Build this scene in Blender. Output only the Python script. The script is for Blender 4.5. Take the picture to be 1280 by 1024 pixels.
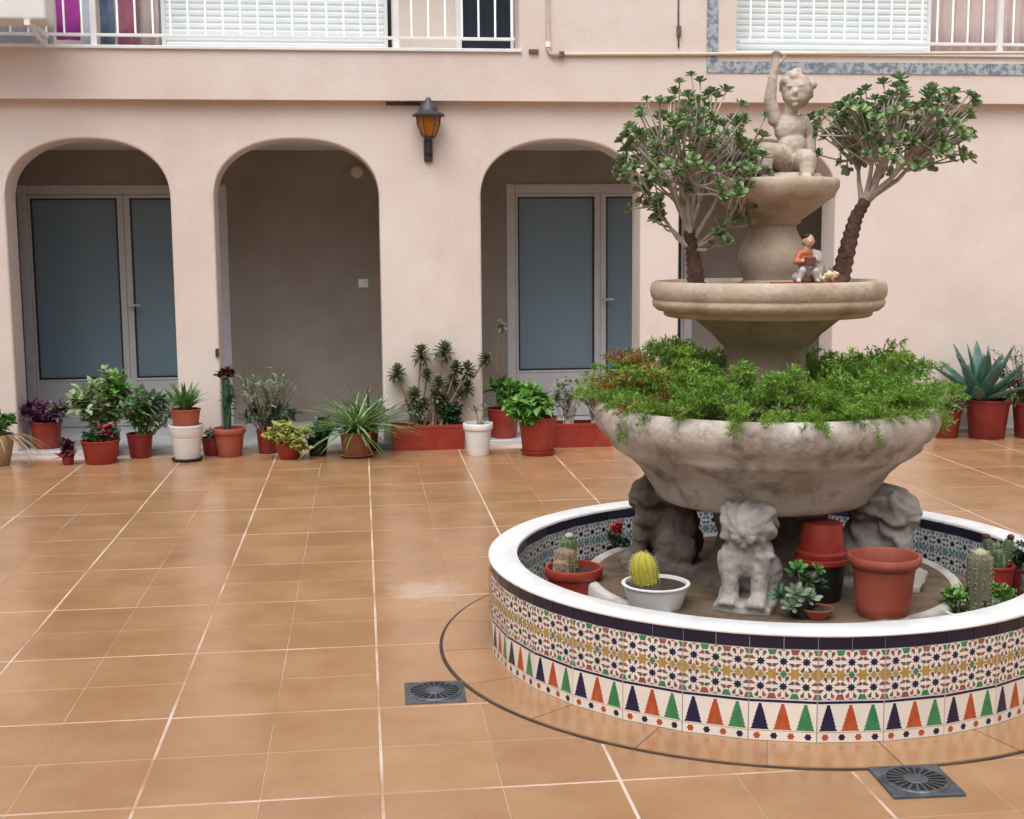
import bpy, math, random
from mathutils import Vector, Matrix, Quaternion, noise
R = math.radians
PI = math.pi
sc = bpy.context.scene
for o in list(bpy.data.objects): bpy.data.objects.remove(o)
COL = sc.collection

# ------------------------------------------------------------------ camera
cam_d = bpy.data.cameras.new('camera'); cam = bpy.data.objects.new('camera', cam_d); COL.objects.link(cam)
cam_d.sensor_width = 36; cam_d.lens = 36 * 1596.4 / 1280; cam_d.clip_end = 500; cam_d.clip_start = .05
def cam_matrix(loc, yaw, pitch, roll):
    cy, sy, cp, sp = math.cos(yaw), math.sin(yaw), math.cos(pitch), math.sin(pitch)
    right = Vector((cy, -sy, 0)); f0 = Vector((sy, cy, 0)); up0 = Vector((0, 0, 1))
    fwd = f0 * cp - up0 * sp; up = up0 * cp + f0 * sp
    r2 = right * math.cos(roll) + up * math.sin(roll); u2 = up * math.cos(roll) - right * math.sin(roll)
    m = Matrix((r2, u2, -fwd)).transposed().to_4x4(); m.translation = loc
    return m
cam.matrix_world = cam_matrix(Vector((0, 0, 1.475)), R(6.675), R(7.233), R(-.455))
sc.camera = cam
# ------------------------------------------------------------------ sky, sun, exposure
SUN_EL, SUN_AZ = 62, 205          # azimuth clockwise from +Y: behind the camera, a little to its left
w = bpy.data.worlds.new('World'); sc.world = w; w.use_nodes = True
nt = w.node_tree; bg = nt.nodes['Background']
sky = nt.nodes.new('ShaderNodeTexSky'); sky.sky_type = 'NISHITA'; sky.sun_disc = False
sky.sun_elevation = R(SUN_EL); sky.sun_rotation = R(SUN_AZ); sky.dust_density = 4; sky.air_density = 1
hs = nt.nodes.new('ShaderNodeHueSaturation'); hs.inputs['Saturation'].default_value = .38
nt.links.new(sky.outputs[0], hs.inputs['Color']); nt.links.new(hs.outputs[0], bg.inputs[0])
bg.inputs[1].default_value = .11
sl = bpy.data.lights.new('sun', 'SUN'); sl.energy = 1.1; sl.angle = R(60); sl.color = (1, .97, .93)
so = bpy.data.objects.new('sun', sl); COL.objects.link(so)
sd = Vector((math.sin(R(SUN_AZ)) * math.cos(R(SUN_EL)), math.cos(R(SUN_AZ)) * math.cos(R(SUN_EL)), math.sin(R(SUN_EL))))
so.rotation_euler = sd.to_track_quat('Z', 'Y').to_euler(); so.location = sd * 20
sc.view_settings.view_transform = 'Standard'; sc.view_settings.look = 'None'
sc.view_settings.gamma = 1; sc.view_settings.use_curve_mapping = False
sc.view_settings.exposure = .85
sc.render.engine = 'CYCLES'

# ------------------------------------------------------------------ materials
def srgb(r, g, b):
    return tuple(((c / 255) / 12.92 if c / 255 <= .04045 else ((c / 255 + .055) / 1.055) ** 2.4) for c in (r, g, b))
def mat(name, col, col2=None, rough=.6, scale=4, detail=5, bump=0, bscale=60, bdist=.01, isl=0, objr=0, metal=0, coat=0, spec=.5, lo=.35, hi=.65, trans=0, rvar=0, stain=None, sscale=1.2, samt=.5):
    m = bpy.data.materials.new(name); m.use_nodes = True; n = m.node_tree.nodes; l = m.node_tree.links
    p = n['Principled BSDF']; p.inputs['Roughness'].default_value = rough; p.inputs['Metallic'].default_value = metal
    p.inputs['Specular IOR Level'].default_value = spec; p.inputs['Coat Weight'].default_value = coat; p.inputs['Coat Roughness'].default_value = .08
    tc = n.new('ShaderNodeNewGeometry')
    out = None
    if col2:
        nz = n.new('ShaderNodeTexNoise'); nz.inputs['Scale'].default_value = scale; nz.inputs['Detail'].default_value = detail; nz.inputs['Roughness'].default_value = .62
        l.new(tc.outputs['Position'], nz.inputs['Vector'])
        r = n.new('ShaderNodeValToRGB'); r.color_ramp.elements[0].position = lo; r.color_ramp.elements[1].position = hi
        r.color_ramp.elements[0].color = (*col, 1); r.color_ramp.elements[1].color = (*col2, 1)
        l.new(nz.outputs['Fac'], r.inputs[0]); out = r.outputs[0]
        if rvar:
            mr = n.new('ShaderNodeMapRange'); mr.inputs[1].default_value = .3; mr.inputs[2].default_value = .7
            mr.inputs[3].default_value = rough - rvar; mr.inputs[4].default_value = rough + rvar
            l.new(nz.outputs['Fac'], mr.inputs[0]); l.new(mr.outputs[0], p.inputs['Roughness'])
    else:
        rgb = n.new('ShaderNodeRGB'); rgb.outputs[0].default_value = (*col, 1); out = rgb.outputs[0]
    if stain:
        nz2 = n.new('ShaderNodeTexNoise'); nz2.inputs['Scale'].default_value = sscale; nz2.inputs['Detail'].default_value = 7; nz2.inputs['Roughness'].default_value = .7
        l.new(tc.outputs['Position'], nz2.inputs['Vector'])
        r2 = n.new('ShaderNodeValToRGB'); r2.color_ramp.elements[0].position = .5; r2.color_ramp.elements[1].position = .75
        r2.color_ramp.elements[0].color = (0, 0, 0, 1); r2.color_ramp.elements[1].color = (samt, samt, samt, 1)
        l.new(nz2.outputs['Fac'], r2.inputs[0])
        mx = n.new('ShaderNodeMix'); mx.data_type = 'RGBA'; mx.inputs[7].default_value = (*stain, 1)
        l.new(r2.outputs[0], mx.inputs[0]); l.new(out, mx.inputs[6]); out = mx.outputs[2]
    if isl or objr:
        h = n.new('ShaderNodeHueSaturation'); l.new(out, h.inputs['Color']); out = h.outputs[0]
        src = n.new('ShaderNodeNewGeometry').outputs['Random Per Island'] if isl else n.new('ShaderNodeObjectInfo').outputs['Random']
        a = isl or objr
        for sock, lo_, hi_ in (('Value', 1 - a, 1 + a), ('Hue', .5 - a * .06, .5 + a * .06)):
            mr = n.new('ShaderNodeMapRange'); mr.inputs[3].default_value = lo_; mr.inputs[4].default_value = hi_
            l.new(src, mr.inputs[0]); l.new(mr.outputs[0], h.inputs[sock])
    l.new(out, p.inputs['Base Color'])
    if bump:
        b = n.new('ShaderNodeTexNoise'); b.inputs['Scale'].default_value = bscale; b.inputs['Detail'].default_value = 6
        l.new(tc.outputs['Position'], b.inputs['Vector'])
        bn = n.new('ShaderNodeBump'); bn.inputs['Strength'].default_value = bump; bn.inputs['Distance'].default_value = bdist
        l.new(b.outputs['Fac'], bn.inputs['Height']); l.new(bn.outputs[0], p.inputs['Normal'])
    if trans:
        t = n.new('ShaderNodeBsdfTranslucent'); l.new(out, t.inputs[0]); ms = n.new('ShaderNodeMixShader'); ms.inputs[0].default_value = trans
        l.new(p.outputs[0], ms.inputs[1]); l.new(t.outputs[0], ms.inputs[2]); l.new(ms.outputs[0], n['Material Output'].inputs[0])
    return m
M = {}
def D(k, *a, **kw): M[k] = mat(k, *a, **kw)
D('stucco', (.66, .575, .525), (.715, .645, .605), rough=.9, scale=1.3, bump=.2, bscale=70, bdist=.012, stain=(.56, .43, .35), sscale=.9, samt=.5, spec=.2)
D('stucco_shaded', (.26, .22, .185), (.32, .285, .25), rough=.9, scale=1.6, bump=.3, bscale=70, bdist=.01, spec=.2, stain=(.2, .155, .115), sscale=1.1, samt=.4)  # wall stucco with the gallery's shade put into its base colour
D('white_paint', (.78, .79, .79), (.70, .71, .71), rough=.5, scale=6)
D('ceiling_paint', (.62, .60, .57), (.55, .53, .5), rough=.8, scale=3)
D('marble', (.50, .51, .53), (.60, .61, .63), rough=.25, scale=5, detail=8)
D('aluminium', (.50, .49, .50), (.55, .545, .55), rough=.4, scale=8)
D('dark_seal', (.015, .018, .022), rough=.5)
D('curtain', (.20, .30, .38), (.30, .41, .48), rough=.9, scale=1.5, detail=3)
D('shutter', (.70, .77, .78), (.76, .82, .83), rough=.5, scale=3)
D('pink_curtain', (.56, .45, .42), (.62, .5, .48), rough=.9, scale=5)
D('purple_cloth', (.33, .03, .27), (.42, .06, .36), rough=.9, scale=9)
D('palegrey_cloth', (.48, .56, .62), (.55, .62, .67), rough=.9, scale=9)
D('navy_cloth', (.06, .09, .16), (.12, .16, .24), rough=.9, scale=9)
D('maroon_cloth', (.26, .07, .12), (.33, .12, .17), rough=.9, scale=9)
D('grey_cloth', (.36, .36, .37), (.45, .44, .45), rough=.9, scale=9)
D('pipe', (.66, .58, .47), (.60, .52, .41), rough=.6, scale=8)
D('rust', (.10, .06, .045), (.2, .12, .09), rough=.8, scale=30)
D('black_metal', (.025, .025, .03), (.05, .05, .058), rough=.45, scale=30)
D('amber', (.55, .20, .012), (.42, .13, .01), rough=.25, scale=14, trans=.35)
D('border_blue', (.17, .22, .27), (.40, .44, .47), rough=.35, scale=22, detail=3, lo=.45, hi=.55)
D('tile', (.318, .172, .083), (.385, .226, .121), rough=.22, scale=3, detail=9, objr=.05, rvar=.03)
D('tile_isl', (.318, .172, .083), (.385, .226, .121), rough=.22, scale=3, detail=9, isl=.05, rvar=.03)
D('grout', (.60, .49, .42), (.36, .21, .12), rough=.8, scale=2.3, detail=8, lo=.40, hi=.62)
D('joint', (.07, .04, .028), (.03, .02, .015), rough=.9, scale=5)
D('scuff', (.56, .42, .33), (.62, .5, .42), rough=.5, scale=10)
D('cap_white', (.79, .81, .83), (.64, .65, .66), rough=.5, scale=7, detail=9, lo=.4, hi=.7, stain=(.42, .38, .34), sscale=10, samt=.35, bump=.15, bscale=30)
D('navy_glaze', (.008, .009, .028), (.014, .014, .045), rough=.16, scale=5, objr=.2)
D('glaze_white', (.72, .68, .62), (.78, .75, .70), rough=.18, scale=9, objr=.04)
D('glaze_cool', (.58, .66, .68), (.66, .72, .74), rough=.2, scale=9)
D('ink_navy', (.012, .014, .06), rough=.2); D('ink_red', (.38, .06, .022), (.48, .10, .04), rough=.2, scale=40)
D('ink_green', (.03, .19, .075), (.05, .25, .11), rough=.2, scale=40); D('ink_gold', (.34, .22, .06), (.42, .29, .09), rough=.2, scale=50)
D('ink_wine', (.24, .07, .065), (.33, .12, .11), rough=.2, scale=50); D('ink_grey', (.13, .095, .085), rough=.25)
D('ink_teal', (.10, .24, .25), (.16, .3, .32), rough=.2, scale=50); D('ink_mauve', (.24, .2, .3), rough=.2)
D('curb_dirty', (.56, .56, .55), (.36, .33, .30), rough=.6, scale=5, detail=9, stain=(.14, .10, .07), sscale=5, samt=.7)
D('mortar', (.62, .6, .57), (.5, .48, .45), rough=.9, scale=9)
D('stone', (.37, .32, .265), (.60, .57, .53), rough=.85, scale=5, detail=9, bump=.35, bscale=45, bdist=.012, stain=(.08, .062, .05), sscale=8, samt=.95, spec=.3)
D('stone_warm', (.42, .335, .245), (.56, .49, .41), rough=.85, scale=5, detail=9, bump=.4, bscale=45, bdist=.01, stain=(.16, .11, .075), sscale=6, samt=.6, spec=.3)
D('stone_statue', (.44, .36, .29), (.56, .49, .42), rough=.85, scale=9, detail=9, bump=.4, bscale=60, bdist=.006, stain=(.2, .14, .1), sscale=14, samt=.6, spec=.3)
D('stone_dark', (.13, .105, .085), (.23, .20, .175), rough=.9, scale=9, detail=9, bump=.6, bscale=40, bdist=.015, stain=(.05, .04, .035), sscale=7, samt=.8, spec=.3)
D('stone_pale', (.29, .265, .24), (.42, .40, .385), rough=.85, scale=7, detail=9, bump=.5, bscale=40, bdist=.012, stain=(.10, .085, .075), sscale=8, samt=.85, spec=.3)
D('dirt', (.085, .055, .034), (.17, .12, .08), rough=.95, scale=8, detail=9, bump=.5, bscale=40, bdist=.02)
D('soil', (.035, .024, .017), (.075, .052, .035), rough=1, scale=40, bump=.8, bscale=90, bdist=.02)
D('red_plastic', (.25, .022, .014), (.31, .036, .022), rough=.42, scale=6, stain=(.38, .16, .12), sscale=9, samt=.3)
D('dark_red_plastic', (.17, .014, .014), (.22, .025, .022), rough=.45, scale=6, stain=(.25, .1, .08), sscale=9, samt=.25)
D('terracotta', (.33, .07, .04), (.39, .10, .06), rough=.6, scale=7, stain=(.5, .3, .22), sscale=8, samt=.35)
D('terracotta_red', (.27, .05, .03), (.32, .075, .045), rough=.55, scale=7, stain=(.4, .2, .15), sscale=8, samt=.3)
D('brown_pot', (.27, .085, .045), (.34, .13, .08), rough=.6, scale=9, stain=(.45, .3, .24), sscale=9, samt=.5)
D('white_plastic', (.80, .82, .83), (.72, .74, .75), rough=.35, scale=7, stain=(.5, .46, .4), sscale=11, samt=.35)
D('black_plastic', (.012, .012, .014), rough=.45)
D('wicker', (.46, .34, .19), (.34, .23, .12), rough=.85, scale=30, bump=.6, bscale=60)
D('figure_black', (.02, .017, .016), rough=.5); D('figure_skin', (.55, .33, .24), rough=.5); D('figure_orange', (.40, .095, .035), (.48, .15, .06), rough=.5, scale=40)
D('figure_white', (.50, .47, .46), (.42, .39, .39), rough=.5, scale=40); D('figure_brown', (.13, .055, .04), rough=.6); D('figure_cream', (.62, .52, .33), (.68, .6, .44), rough=.6, scale=60); D('figure_blue', (.1, .13, .2), rough=.5)
def leafm(k, c1, c2, isl=.35, rough=.45, trans=.18, scale=12): D(k, c1, c2, rough=rough, scale=scale, isl=isl, trans=trans)
leafm('fern', (.12, .27, .03), (.25, .40, .06), isl=.4, trans=.3); leafm('fern_dry', (.26, .10, .03), (.34, .17, .05))
leafm('jade', (.12, .21, .075), (.27, .36, .17), isl=.5, trans=.12); leafm('jade_grey', (.10, .15, .11), (.17, .21, .16), trans=.1)
leafm('aeonium', (.085, .10, .045), (.13, .125, .06), isl=.35, trans=.1); leafm('aeonium_heart', (.10, .17, .05), (.16, .22, .07), trans=.1)
leafm('leaf_green', (.075, .21, .045), (.13, .31, .08)); leafm('leaf_bright', (.10, .27, .045), (.17, .36, .08))
leafm('leaf_dark', (.028, .085, .038), (.055, .13, .06)); leafm('leaf_variegated', (.13, .27, .09), (.46, .52, .33), isl=.3, scale=30)
leafm('leaf_yellow', (.50, .48, .14), (.30, .38, .09), scale=30); leafm('leaf_purple', (.085, .025, .075), (.17, .06, .14)); leafm('leaf_maroon', (.06, .012, .02), (.10, .02, .03))
leafm('leaf_pink', (.42, .10, .15), (.34, .07, .11)); leafm('leaf_greygreen', (.14, .22, .13), (.25, .33, .22)); leafm('agave', (.045, .125, .095), (.085, .19, .15), isl=.15, trans=.05)
leafm('leaf_dry', (.38, .29, .15), (.48, .38, .22)); leafm('flower_yellow', (.6, .42, .04), (.65, .5, .1)); leafm('flower_red', (.42, .03, .03), (.5, .05, .05))
D('spider', (.10, .24, .05), (.34, .44, .2), rough=.45, scale=25, isl=.3, trans=.18)
D('bark', (.06, .028, .022), (.15, .085, .065), rough=.9, scale=22, bump=.8, bscale=50, bdist=.02)
D('twig', (.34, .29, .25), (.48, .43, .38), rough=.85, scale=30)
D('stem_brown', (.16, .10, .065), (.26, .18, .12), rough=.85, scale=30); D('stem_green', (.10, .17, .05), (.16, .22, .08), rough=.6, scale=30)
D('cactus_green', (.05, .10, .045), (.10, .15, .07), rough=.7, scale=20); D('cactus_column', (.09, .10, .06), (.17, .165, .11), rough=.8, scale=20); D('cactus_pale', (.30, .34, .22), (.4, .42, .3), rough=.8, scale=40)
D('cactus_yellow', (.30, .36, .04), (.48, .40, .04), rough=.6, scale=9); D('spines', (.55, .48, .3), rough=.6); D('cactus_brown', (.2, .14, .09), (.28, .22, .16), rough=.8, scale=25)
D('drain_metal', (.06, .075, .09), (.15, .17, .195), rough=.45, metal=.5, scale=25); D('drain_dark', (.012, .012, .014), rough=.8)
D('ac_white', (.74, .76, .74), (.68, .69, .66), rough=.45, scale=4); D('ac_shade', (.06, .06, .065), rough=.7)
g = bpy.data.materials.new('glass'); g.use_nodes = True; p = g.node_tree.nodes['Principled BSDF']
p.inputs['Base Color'].default_value = (.27, .38, .45, 1); p.inputs['Roughness'].default_value = .07; p.inputs['Alpha'].default_value = .5; M['glass'] = g
g = bpy.data.materials.new('window_glass'); g.use_nodes = True; p = g.node_tree.nodes['Principled BSDF']
p.inputs['Base Color'].default_value = (.02, .03, .045, 1); p.inputs['Roughness'].default_value = .05; p.inputs['Alpha'].default_value = .85; M['window_glass'] = g

def scuff(m, c, r):
    n = m.node_tree.nodes; l = m.node_tree.links; p = n['Principled BSDF']; src = p.inputs['Base Color'].links[0].from_socket
    geo = n.new('ShaderNodeNewGeometry'); vm = n.new('ShaderNodeVectorMath'); vm.operation = 'DISTANCE'; vm.inputs[1].default_value = (*c, 0); l.new(geo.outputs['Position'], vm.inputs[0])
    nz = n.new('ShaderNodeTexNoise'); nz.inputs['Scale'].default_value = 9; nz.inputs['Detail'].default_value = 8; l.new(geo.outputs['Position'], nz.inputs['Vector'])
    ad = n.new('ShaderNodeMath'); ad.operation = 'MULTIPLY_ADD'; ad.inputs[1].default_value = r * 1.6; l.new(nz.outputs['Fac'], ad.inputs[0]); l.new(vm.outputs['Value'], ad.inputs[2])
    mr = n.new('ShaderNodeMapRange'); mr.inputs[1].default_value = r * .8; mr.inputs[2].default_value = r * 1.7; mr.inputs[3].default_value = .5; mr.inputs[4].default_value = 0; l.new(ad.outputs[0], mr.inputs[0])
    mx = n.new('ShaderNodeMix'); mx.data_type = 'RGBA'; mx.inputs[7].default_value = (.62, .52, .45, 1); l.new(mr.outputs[0], mx.inputs[0]); l.new(src, mx.inputs[6]); l.new(mx.outputs[2], p.inputs['Base Color'])
scuff(M['tile'], (.26, 5.40), .24)
# ------------------------------------------------------------------ mesh helpers
class MB:
    def __init__(s): s.v = []; s.f = []; s.m = []
    def add(s, vs, fs, mi=0):
        o = len(s.v); s.v += [tuple(x) for x in vs]; s.f += [tuple(o + i for i in f) for f in fs]; s.m += [mi] * len(fs); return s
    def box(s, a, b, mi=0):
        (x0, y0, z0), (x1, y1, z1) = a, b
        return s.add([(x0, y0, z0), (x1, y0, z0), (x1, y1, z0), (x0, y1, z0), (x0, y0, z1), (x1, y0, z1), (x1, y1, z1), (x0, y1, z1)],
                     [(0, 3, 2, 1), (4, 5, 6, 7), (0, 1, 5, 4), (1, 2, 6, 5), (2, 3, 7, 6), (3, 0, 4, 7)], mi)
    def lathe(s, prof, n=32, c=(0, 0), mi=0, close=False, wob=0, seed=0):
        vs = []; fs = []; k = len(prof)
        for i in range(n):
            a = 2 * PI * i / n
            for r, z in prof:
                q = 1
                if wob: q = 1 + wob * noise.noise(Vector((math.cos(a) * 3 + seed, math.sin(a) * 3, z * 14)))
                vs.append((c[0] + r * q * math.cos(a), c[1] + r * q * math.sin(a), z))
        for i in range(n):
            j = (i + 1) % n
            for t in range(k if close else k - 1):
                u = (t + 1) % k; fs.append((i * k + t, j * k + t, j * k + u, i * k + u))
        return s.add(vs, fs, mi)
    def disc(s, r, z, n=24, c=(0, 0), mi=0, hump=0):
        vs = [(c[0] + r * math.cos(2 * PI * i / n), c[1] + r * math.sin(2 * PI * i / n), z) for i in range(n)] + [(c[0], c[1], z + hump)]
        return s.add(vs, [(i, (i + 1) % n, n) for i in range(n)], mi)
    def tube(s, pts, rad, n=6, mi=0, cap=True):
        pts = [Vector(p) for p in pts]; k = len(pts)
        if not hasattr(rad, '__len__'): rad = [rad] * k
        vs = []; fs = []; ref = Vector((.3, .2, .9)).normalized()
        for i, p in enumerate(pts):
            d = (pts[min(i + 1, k - 1)] - pts[max(i - 1, 0)]).normalized()
            if abs(d.dot(ref)) > .95: ref = Vector((1, .1, 0)).normalized()
            a = d.cross(ref).normalized(); b = d.cross(a); 
            for j in range(n):
                t = 2 * PI * j / n; vs.append(p + (a * math.cos(t) + b * math.sin(t)) * rad[i])
        for i in range(k - 1):
            for j in range(n):
                fs.append((i * n + j, i * n + (j + 1) % n, (i + 1) * n + (j + 1) % n, (i + 1) * n + j))
        if cap: fs.append(tuple(range(n))); fs.append(tuple((k - 1) * n + j for j in range(n)))
        return s.add(vs, fs, mi)
    def leaf(s, p, d, up, L, W, bend=.2, prof=((0, .25), (.35, 1), (.7, .8), (1, .0)), fold=.15, mi=0, thick=0):
        p = Vector(p); d = Vector(d).normalized(); up = Vector(up); side = d.cross(up)
        if side.length < 1e-4: side = d.cross(Vector((1, 0, 0)))
        side.normalize(); up = side.cross(d).normalized()
        vs = []; fs = []
        for t, wd in prof:
            c = p + d * (L * t) - up * (bend * L * t * t); w_ = side * (W * .5 * wd)
            vs += [c - w_ + up * (fold * W * wd), c - up * thick * wd, c + w_ + up * (fold * W * wd)]
        for i in range(len(prof) - 1):
            a = i * 3; fs += [(a, a + 1, a + 4, a + 3), (a + 1, a + 2, a + 5, a + 4)]
        return s.add(vs, fs, mi)
    def ell(s, c, r, nu=12, nv=8, mi=0, rot=None):
        vs = []; fs = []
        if not hasattr(r, '__len__'): r = (r, r, r)
        for i in range(nv + 1):
            ph = PI * i / nv
            for j in range(nu):
                th = 2 * PI * j / nu
                q = Vector((r[0] * math.sin(ph) * math.cos(th), r[1] * math.sin(ph) * math.sin(th), r[2] * math.cos(ph)))
                if rot: q = rot @ q
                vs.append(q + Vector(c))
        for i in range(nv):
            for j in range(nu):
                fs.append((i * nu + j, (i + 1) * nu + j, (i + 1) * nu + (j + 1) % nu, i * nu + (j + 1) % nu))
        return s.add(vs, fs, mi)
    def poly(s, pts, mi=0): return s.add(pts, [tuple(range(len(pts)))], mi)
    def mesh(s, name, mats, smooth=False):
        me = bpy.data.meshes.new(name); me.from_pydata(s.v, [], s.f)
        for m in (mats if isinstance(mats, (list, tuple)) else [mats]): me.materials.append(M[m])
        me.polygons.foreach_set('material_index', s.m)
        if smooth: me.polygons.foreach_set('use_smooth', [True] * len(s.f))
        me.validate(); me.update()
        return me
    def build(s, name, mats, parent=None, smooth=False, loc=None, angle=None):
        me = s.mesh(name, mats, smooth or angle is not None)
        if angle is not None:
            me.set_sharp_from_angle(angle=R(angle))
        return put(name, me, parent, loc)
def put(name, me, parent=None, loc=None, rot=None, scale=None):
    o = bpy.data.objects.new(name, me); COL.objects.link(o); o.parent = parent
    if loc is not None: o.location = loc
    if rot is not None:
        if isinstance(rot, Quaternion): o.rotation_mode = 'QUATERNION'; o.rotation_quaternion = rot
        else: o.rotation_euler = rot
    if scale is not None: o.scale = (scale,) * 3 if not hasattr(scale, '__len__') else scale
    return o
def thing(name, label, cat, loc=(0, 0, 0), group=None, rz=0):
    o = bpy.data.objects.new(name, None); COL.objects.link(o); o.location = loc; o.rotation_euler.z = rz; o.empty_display_size = .1
    return tag(o, label, cat, group)
def tag(o, label, cat, group=None):
    o['label'] = label; o['category'] = cat
    if group: o['group'] = group
    return o
def struct(o): o['kind'] = 'structure'; return o
def bevel(o, w=.01, seg=2, ang=40):
    b = o.modifiers.new('bevel', 'BEVEL'); b.width = w; b.segments = seg; b.limit_method = 'ANGLE'; b.angle_limit = R(ang); return o
def sculpt(mb, mats, voxel, smooth_it=2, nz=0, nscale=20, fn=None):
    """overlapping lumps fused into one continuous skin"""
    me = mb.mesh('sculpt', mats); o = bpy.data.objects.new('sculpt', me); COL.objects.link(o)
    r = o.modifiers.new('r', 'REMESH'); r.mode = 'VOXEL'; r.voxel_size = voxel
    if smooth_it:
        s = o.modifiers.new('s', 'SMOOTH'); s.iterations = smooth_it; s.factor = .5
    dg = bpy.context.evaluated_depsgraph_get()
    out = bpy.data.meshes.new_from_object(o.evaluated_get(dg)); bpy.data.objects.remove(o)
    nr = [v.normal.copy() for v in out.vertices]
    for v, n_ in zip(out.vertices, nr):
        dlt = nz * noise.noise(v.co * nscale) if nz else 0
        if fn: dlt += fn(v.co)
        v.co += n_ * dlt
    out.polygons.foreach_set('use_smooth', [True] * len(out.polygons)); out.materials.clear()
    for m in (mats if isinstance(mats, (list, tuple)) else [mats]): out.materials.append(M[m])
    out.update(); return out
rnd = random.Random(7)
def U(a, b): return rnd.uniform(a, b)
def ball_dir(zmin=-.2):
    while True:
        v = Vector((U(-1, 1), U(-1, 1), U(-1, 1)))
        if .05 < v.length < 1 and v.normalized().z > zmin: return v.normalized()

# ================================================================== FLOOR
T = .33; GX, GY = .0272, 4.6629; FC = (1.5, 4.549); FR = 1.05
FAC = 9.5
mb = MB(); mb.add([(-9, -5, -.0013), (11, -5, -.0013), (11, 9.47, -.0013), (-9, 9.47, -.0013)], [(0, 1, 2, 3)])
mb.box((-9, -5, -.2), (11, 9.47, -.012))
floor = struct(mb.build('courtyard_floor', 'grout'))
def tile_geo(i, j, x0=0, y0=0):
    """one square tile; wide joint on its even grid lines, hairline joint on the odd ones"""
    w_, h_ = .0046, .0007
    a = w_ if i % 2 == 0 else h_; b = h_ if i % 2 == 0 else w_
    c = .0042 if j % 2 == 0 else .0007; d = .0007 if j % 2 == 0 else .0042
    X0, X1, Y0, Y1 = x0 + a, x0 + T - b, y0 + c, y0 + T - d; e = .0018
    vs = [(X0, Y0, -.007), (X1, Y0, -.007), (X1, Y1, -.007), (X0, Y1, -.007), (X0, Y0, -.0012), (X1, Y0, -.0012), (X1, Y1, -.0012), (X0, Y1, -.0012),
          (X0 + e, Y0 + e, 0), (X1 - e, Y0 + e, 0), (X1 - e, Y1 - e, 0), (X0 + e, Y1 - e, 0)]
    fs = [(0, 1, 5, 4), (1, 2, 6, 5), (2, 3, 7, 6), (3, 0, 4, 7), (4, 5, 9, 8), (5, 6, 10, 9), (6, 7, 11, 10), (7, 4, 8, 11), (8, 9, 10, 11)]
    return vs, fs
tmesh = {}
for i in (0, 1):
    for j in (0, 1):
        m_ = MB(); m_.add(*tile_geo(i, j)); tmesh[i, j] = m_.mesh('tile', 'tile')
inv = cam.matrix_world.inverted(); cand = []; rest = []
for i in range(-27, 33):
    for j in range(-29, 15):
        x, y = GX + i * T, GY + j * T
        cx, cy = x + T / 2, y + T / 2
        if y + T > 9.475: continue
        if max(math.hypot(x + a - FC[0], y + b - FC[1]) for a in (0, T) for b in (0, T)) < 1.22: continue
        q = inv @ Vector((cx, cy, 0)); dz = -q.z
        vis = dz > .5 and abs(q.x / dz) < .43 and abs(q.y / dz) < .35
        (cand if vis else rest).append((dz, i, j, x, y))
cand.sort(); rest += cand[298:]; cand = cand[:298]
for dz, i, j, x, y in cand:
    o = put('tile', tmesh[i % 2, j % 2], floor, (x, y, U(-.0004, .0006)))
mb = MB()
for dz, i, j, x, y in rest: mb.add(*tile_geo(i % 2, j % 2, x, y))
o = mb.build('outer_tiles', 'tile_isl', floor); o['kind'] = 'stuff'
# ring of border tiles round the fountain, with its dark open joint
mb = MB(); mb.lathe([(1.225, -.006), (1.225, .0025), (1.2415, .0025), (1.2415, -.006)], 96, FC); mb.build('joint_ring', 'joint', floor)
for k in range(20):
    a0, a1 = 2 * PI * k / 20 + .0012, 2 * PI * (k + 1) / 20 - .0012
    vs = []; n = 6
    for t in range(n + 1):
        a = a0 + (a1 - a0) * t / n
        for r_, z_ in ((1.02, .006), (1.2285, .006), (1.2315, -.004)): vs.append((FC[0] + r_ * math.cos(a), FC[1] + r_ * math.sin(a), z_))
    fs = [(t * 3 + u, t * 3 + u + 1, t * 3 + u + 4, t * 3 + u + 3) for t in range(n) for u in (0, 1)]
    mb = MB(); mb.add(vs, fs); mb.build('border_tile', 'tile', floor)

# ================================================================== BUILDING
bld = thing('apartment_building', 'pink stucco apartment building with an arcade of rounded arches and barred balconies', 'building', (0, 0, 0))
ARCH = [(-2.485, -1.344), (-1.037, .147), (.892, 2.092), (2.39, 3.607)]
def arch_z(x, a, b, spring=1.84, crown=2.262, e=2.25):
    t = abs((x - (a + b) / 2) / ((b - a) / 2)); return spring + (crown - spring) * max(0, 1 - min(t, 1) ** e) ** (1 / e)
TOPZ = 2.6; TH = .3
vs = []; fs = []; ix = {}
def wv(x, y, z):
    k = (round(x, 5), y, round(z, 5))
    if k not in ix: ix[k] = len(vs); vs.append(k)
    return ix[k]
SPR = 1.84; ends = [-9.0] + [x for ab in ARCH for x in ab] + [11.0]
for y, flip in ((FAC, 1), (FAC + TH, -1)):
    for k in range(0, len(ends), 2):
        b, a = ends[k], ends[k + 1]; poly = [wv(b, y, -.1), wv(a, y, -.1), wv(a, y, SPR), wv(a, y, TOPZ), wv(b, y, TOPZ), wv(b, y, SPR)]; fs.append(tuple(poly[::flip]))
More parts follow.
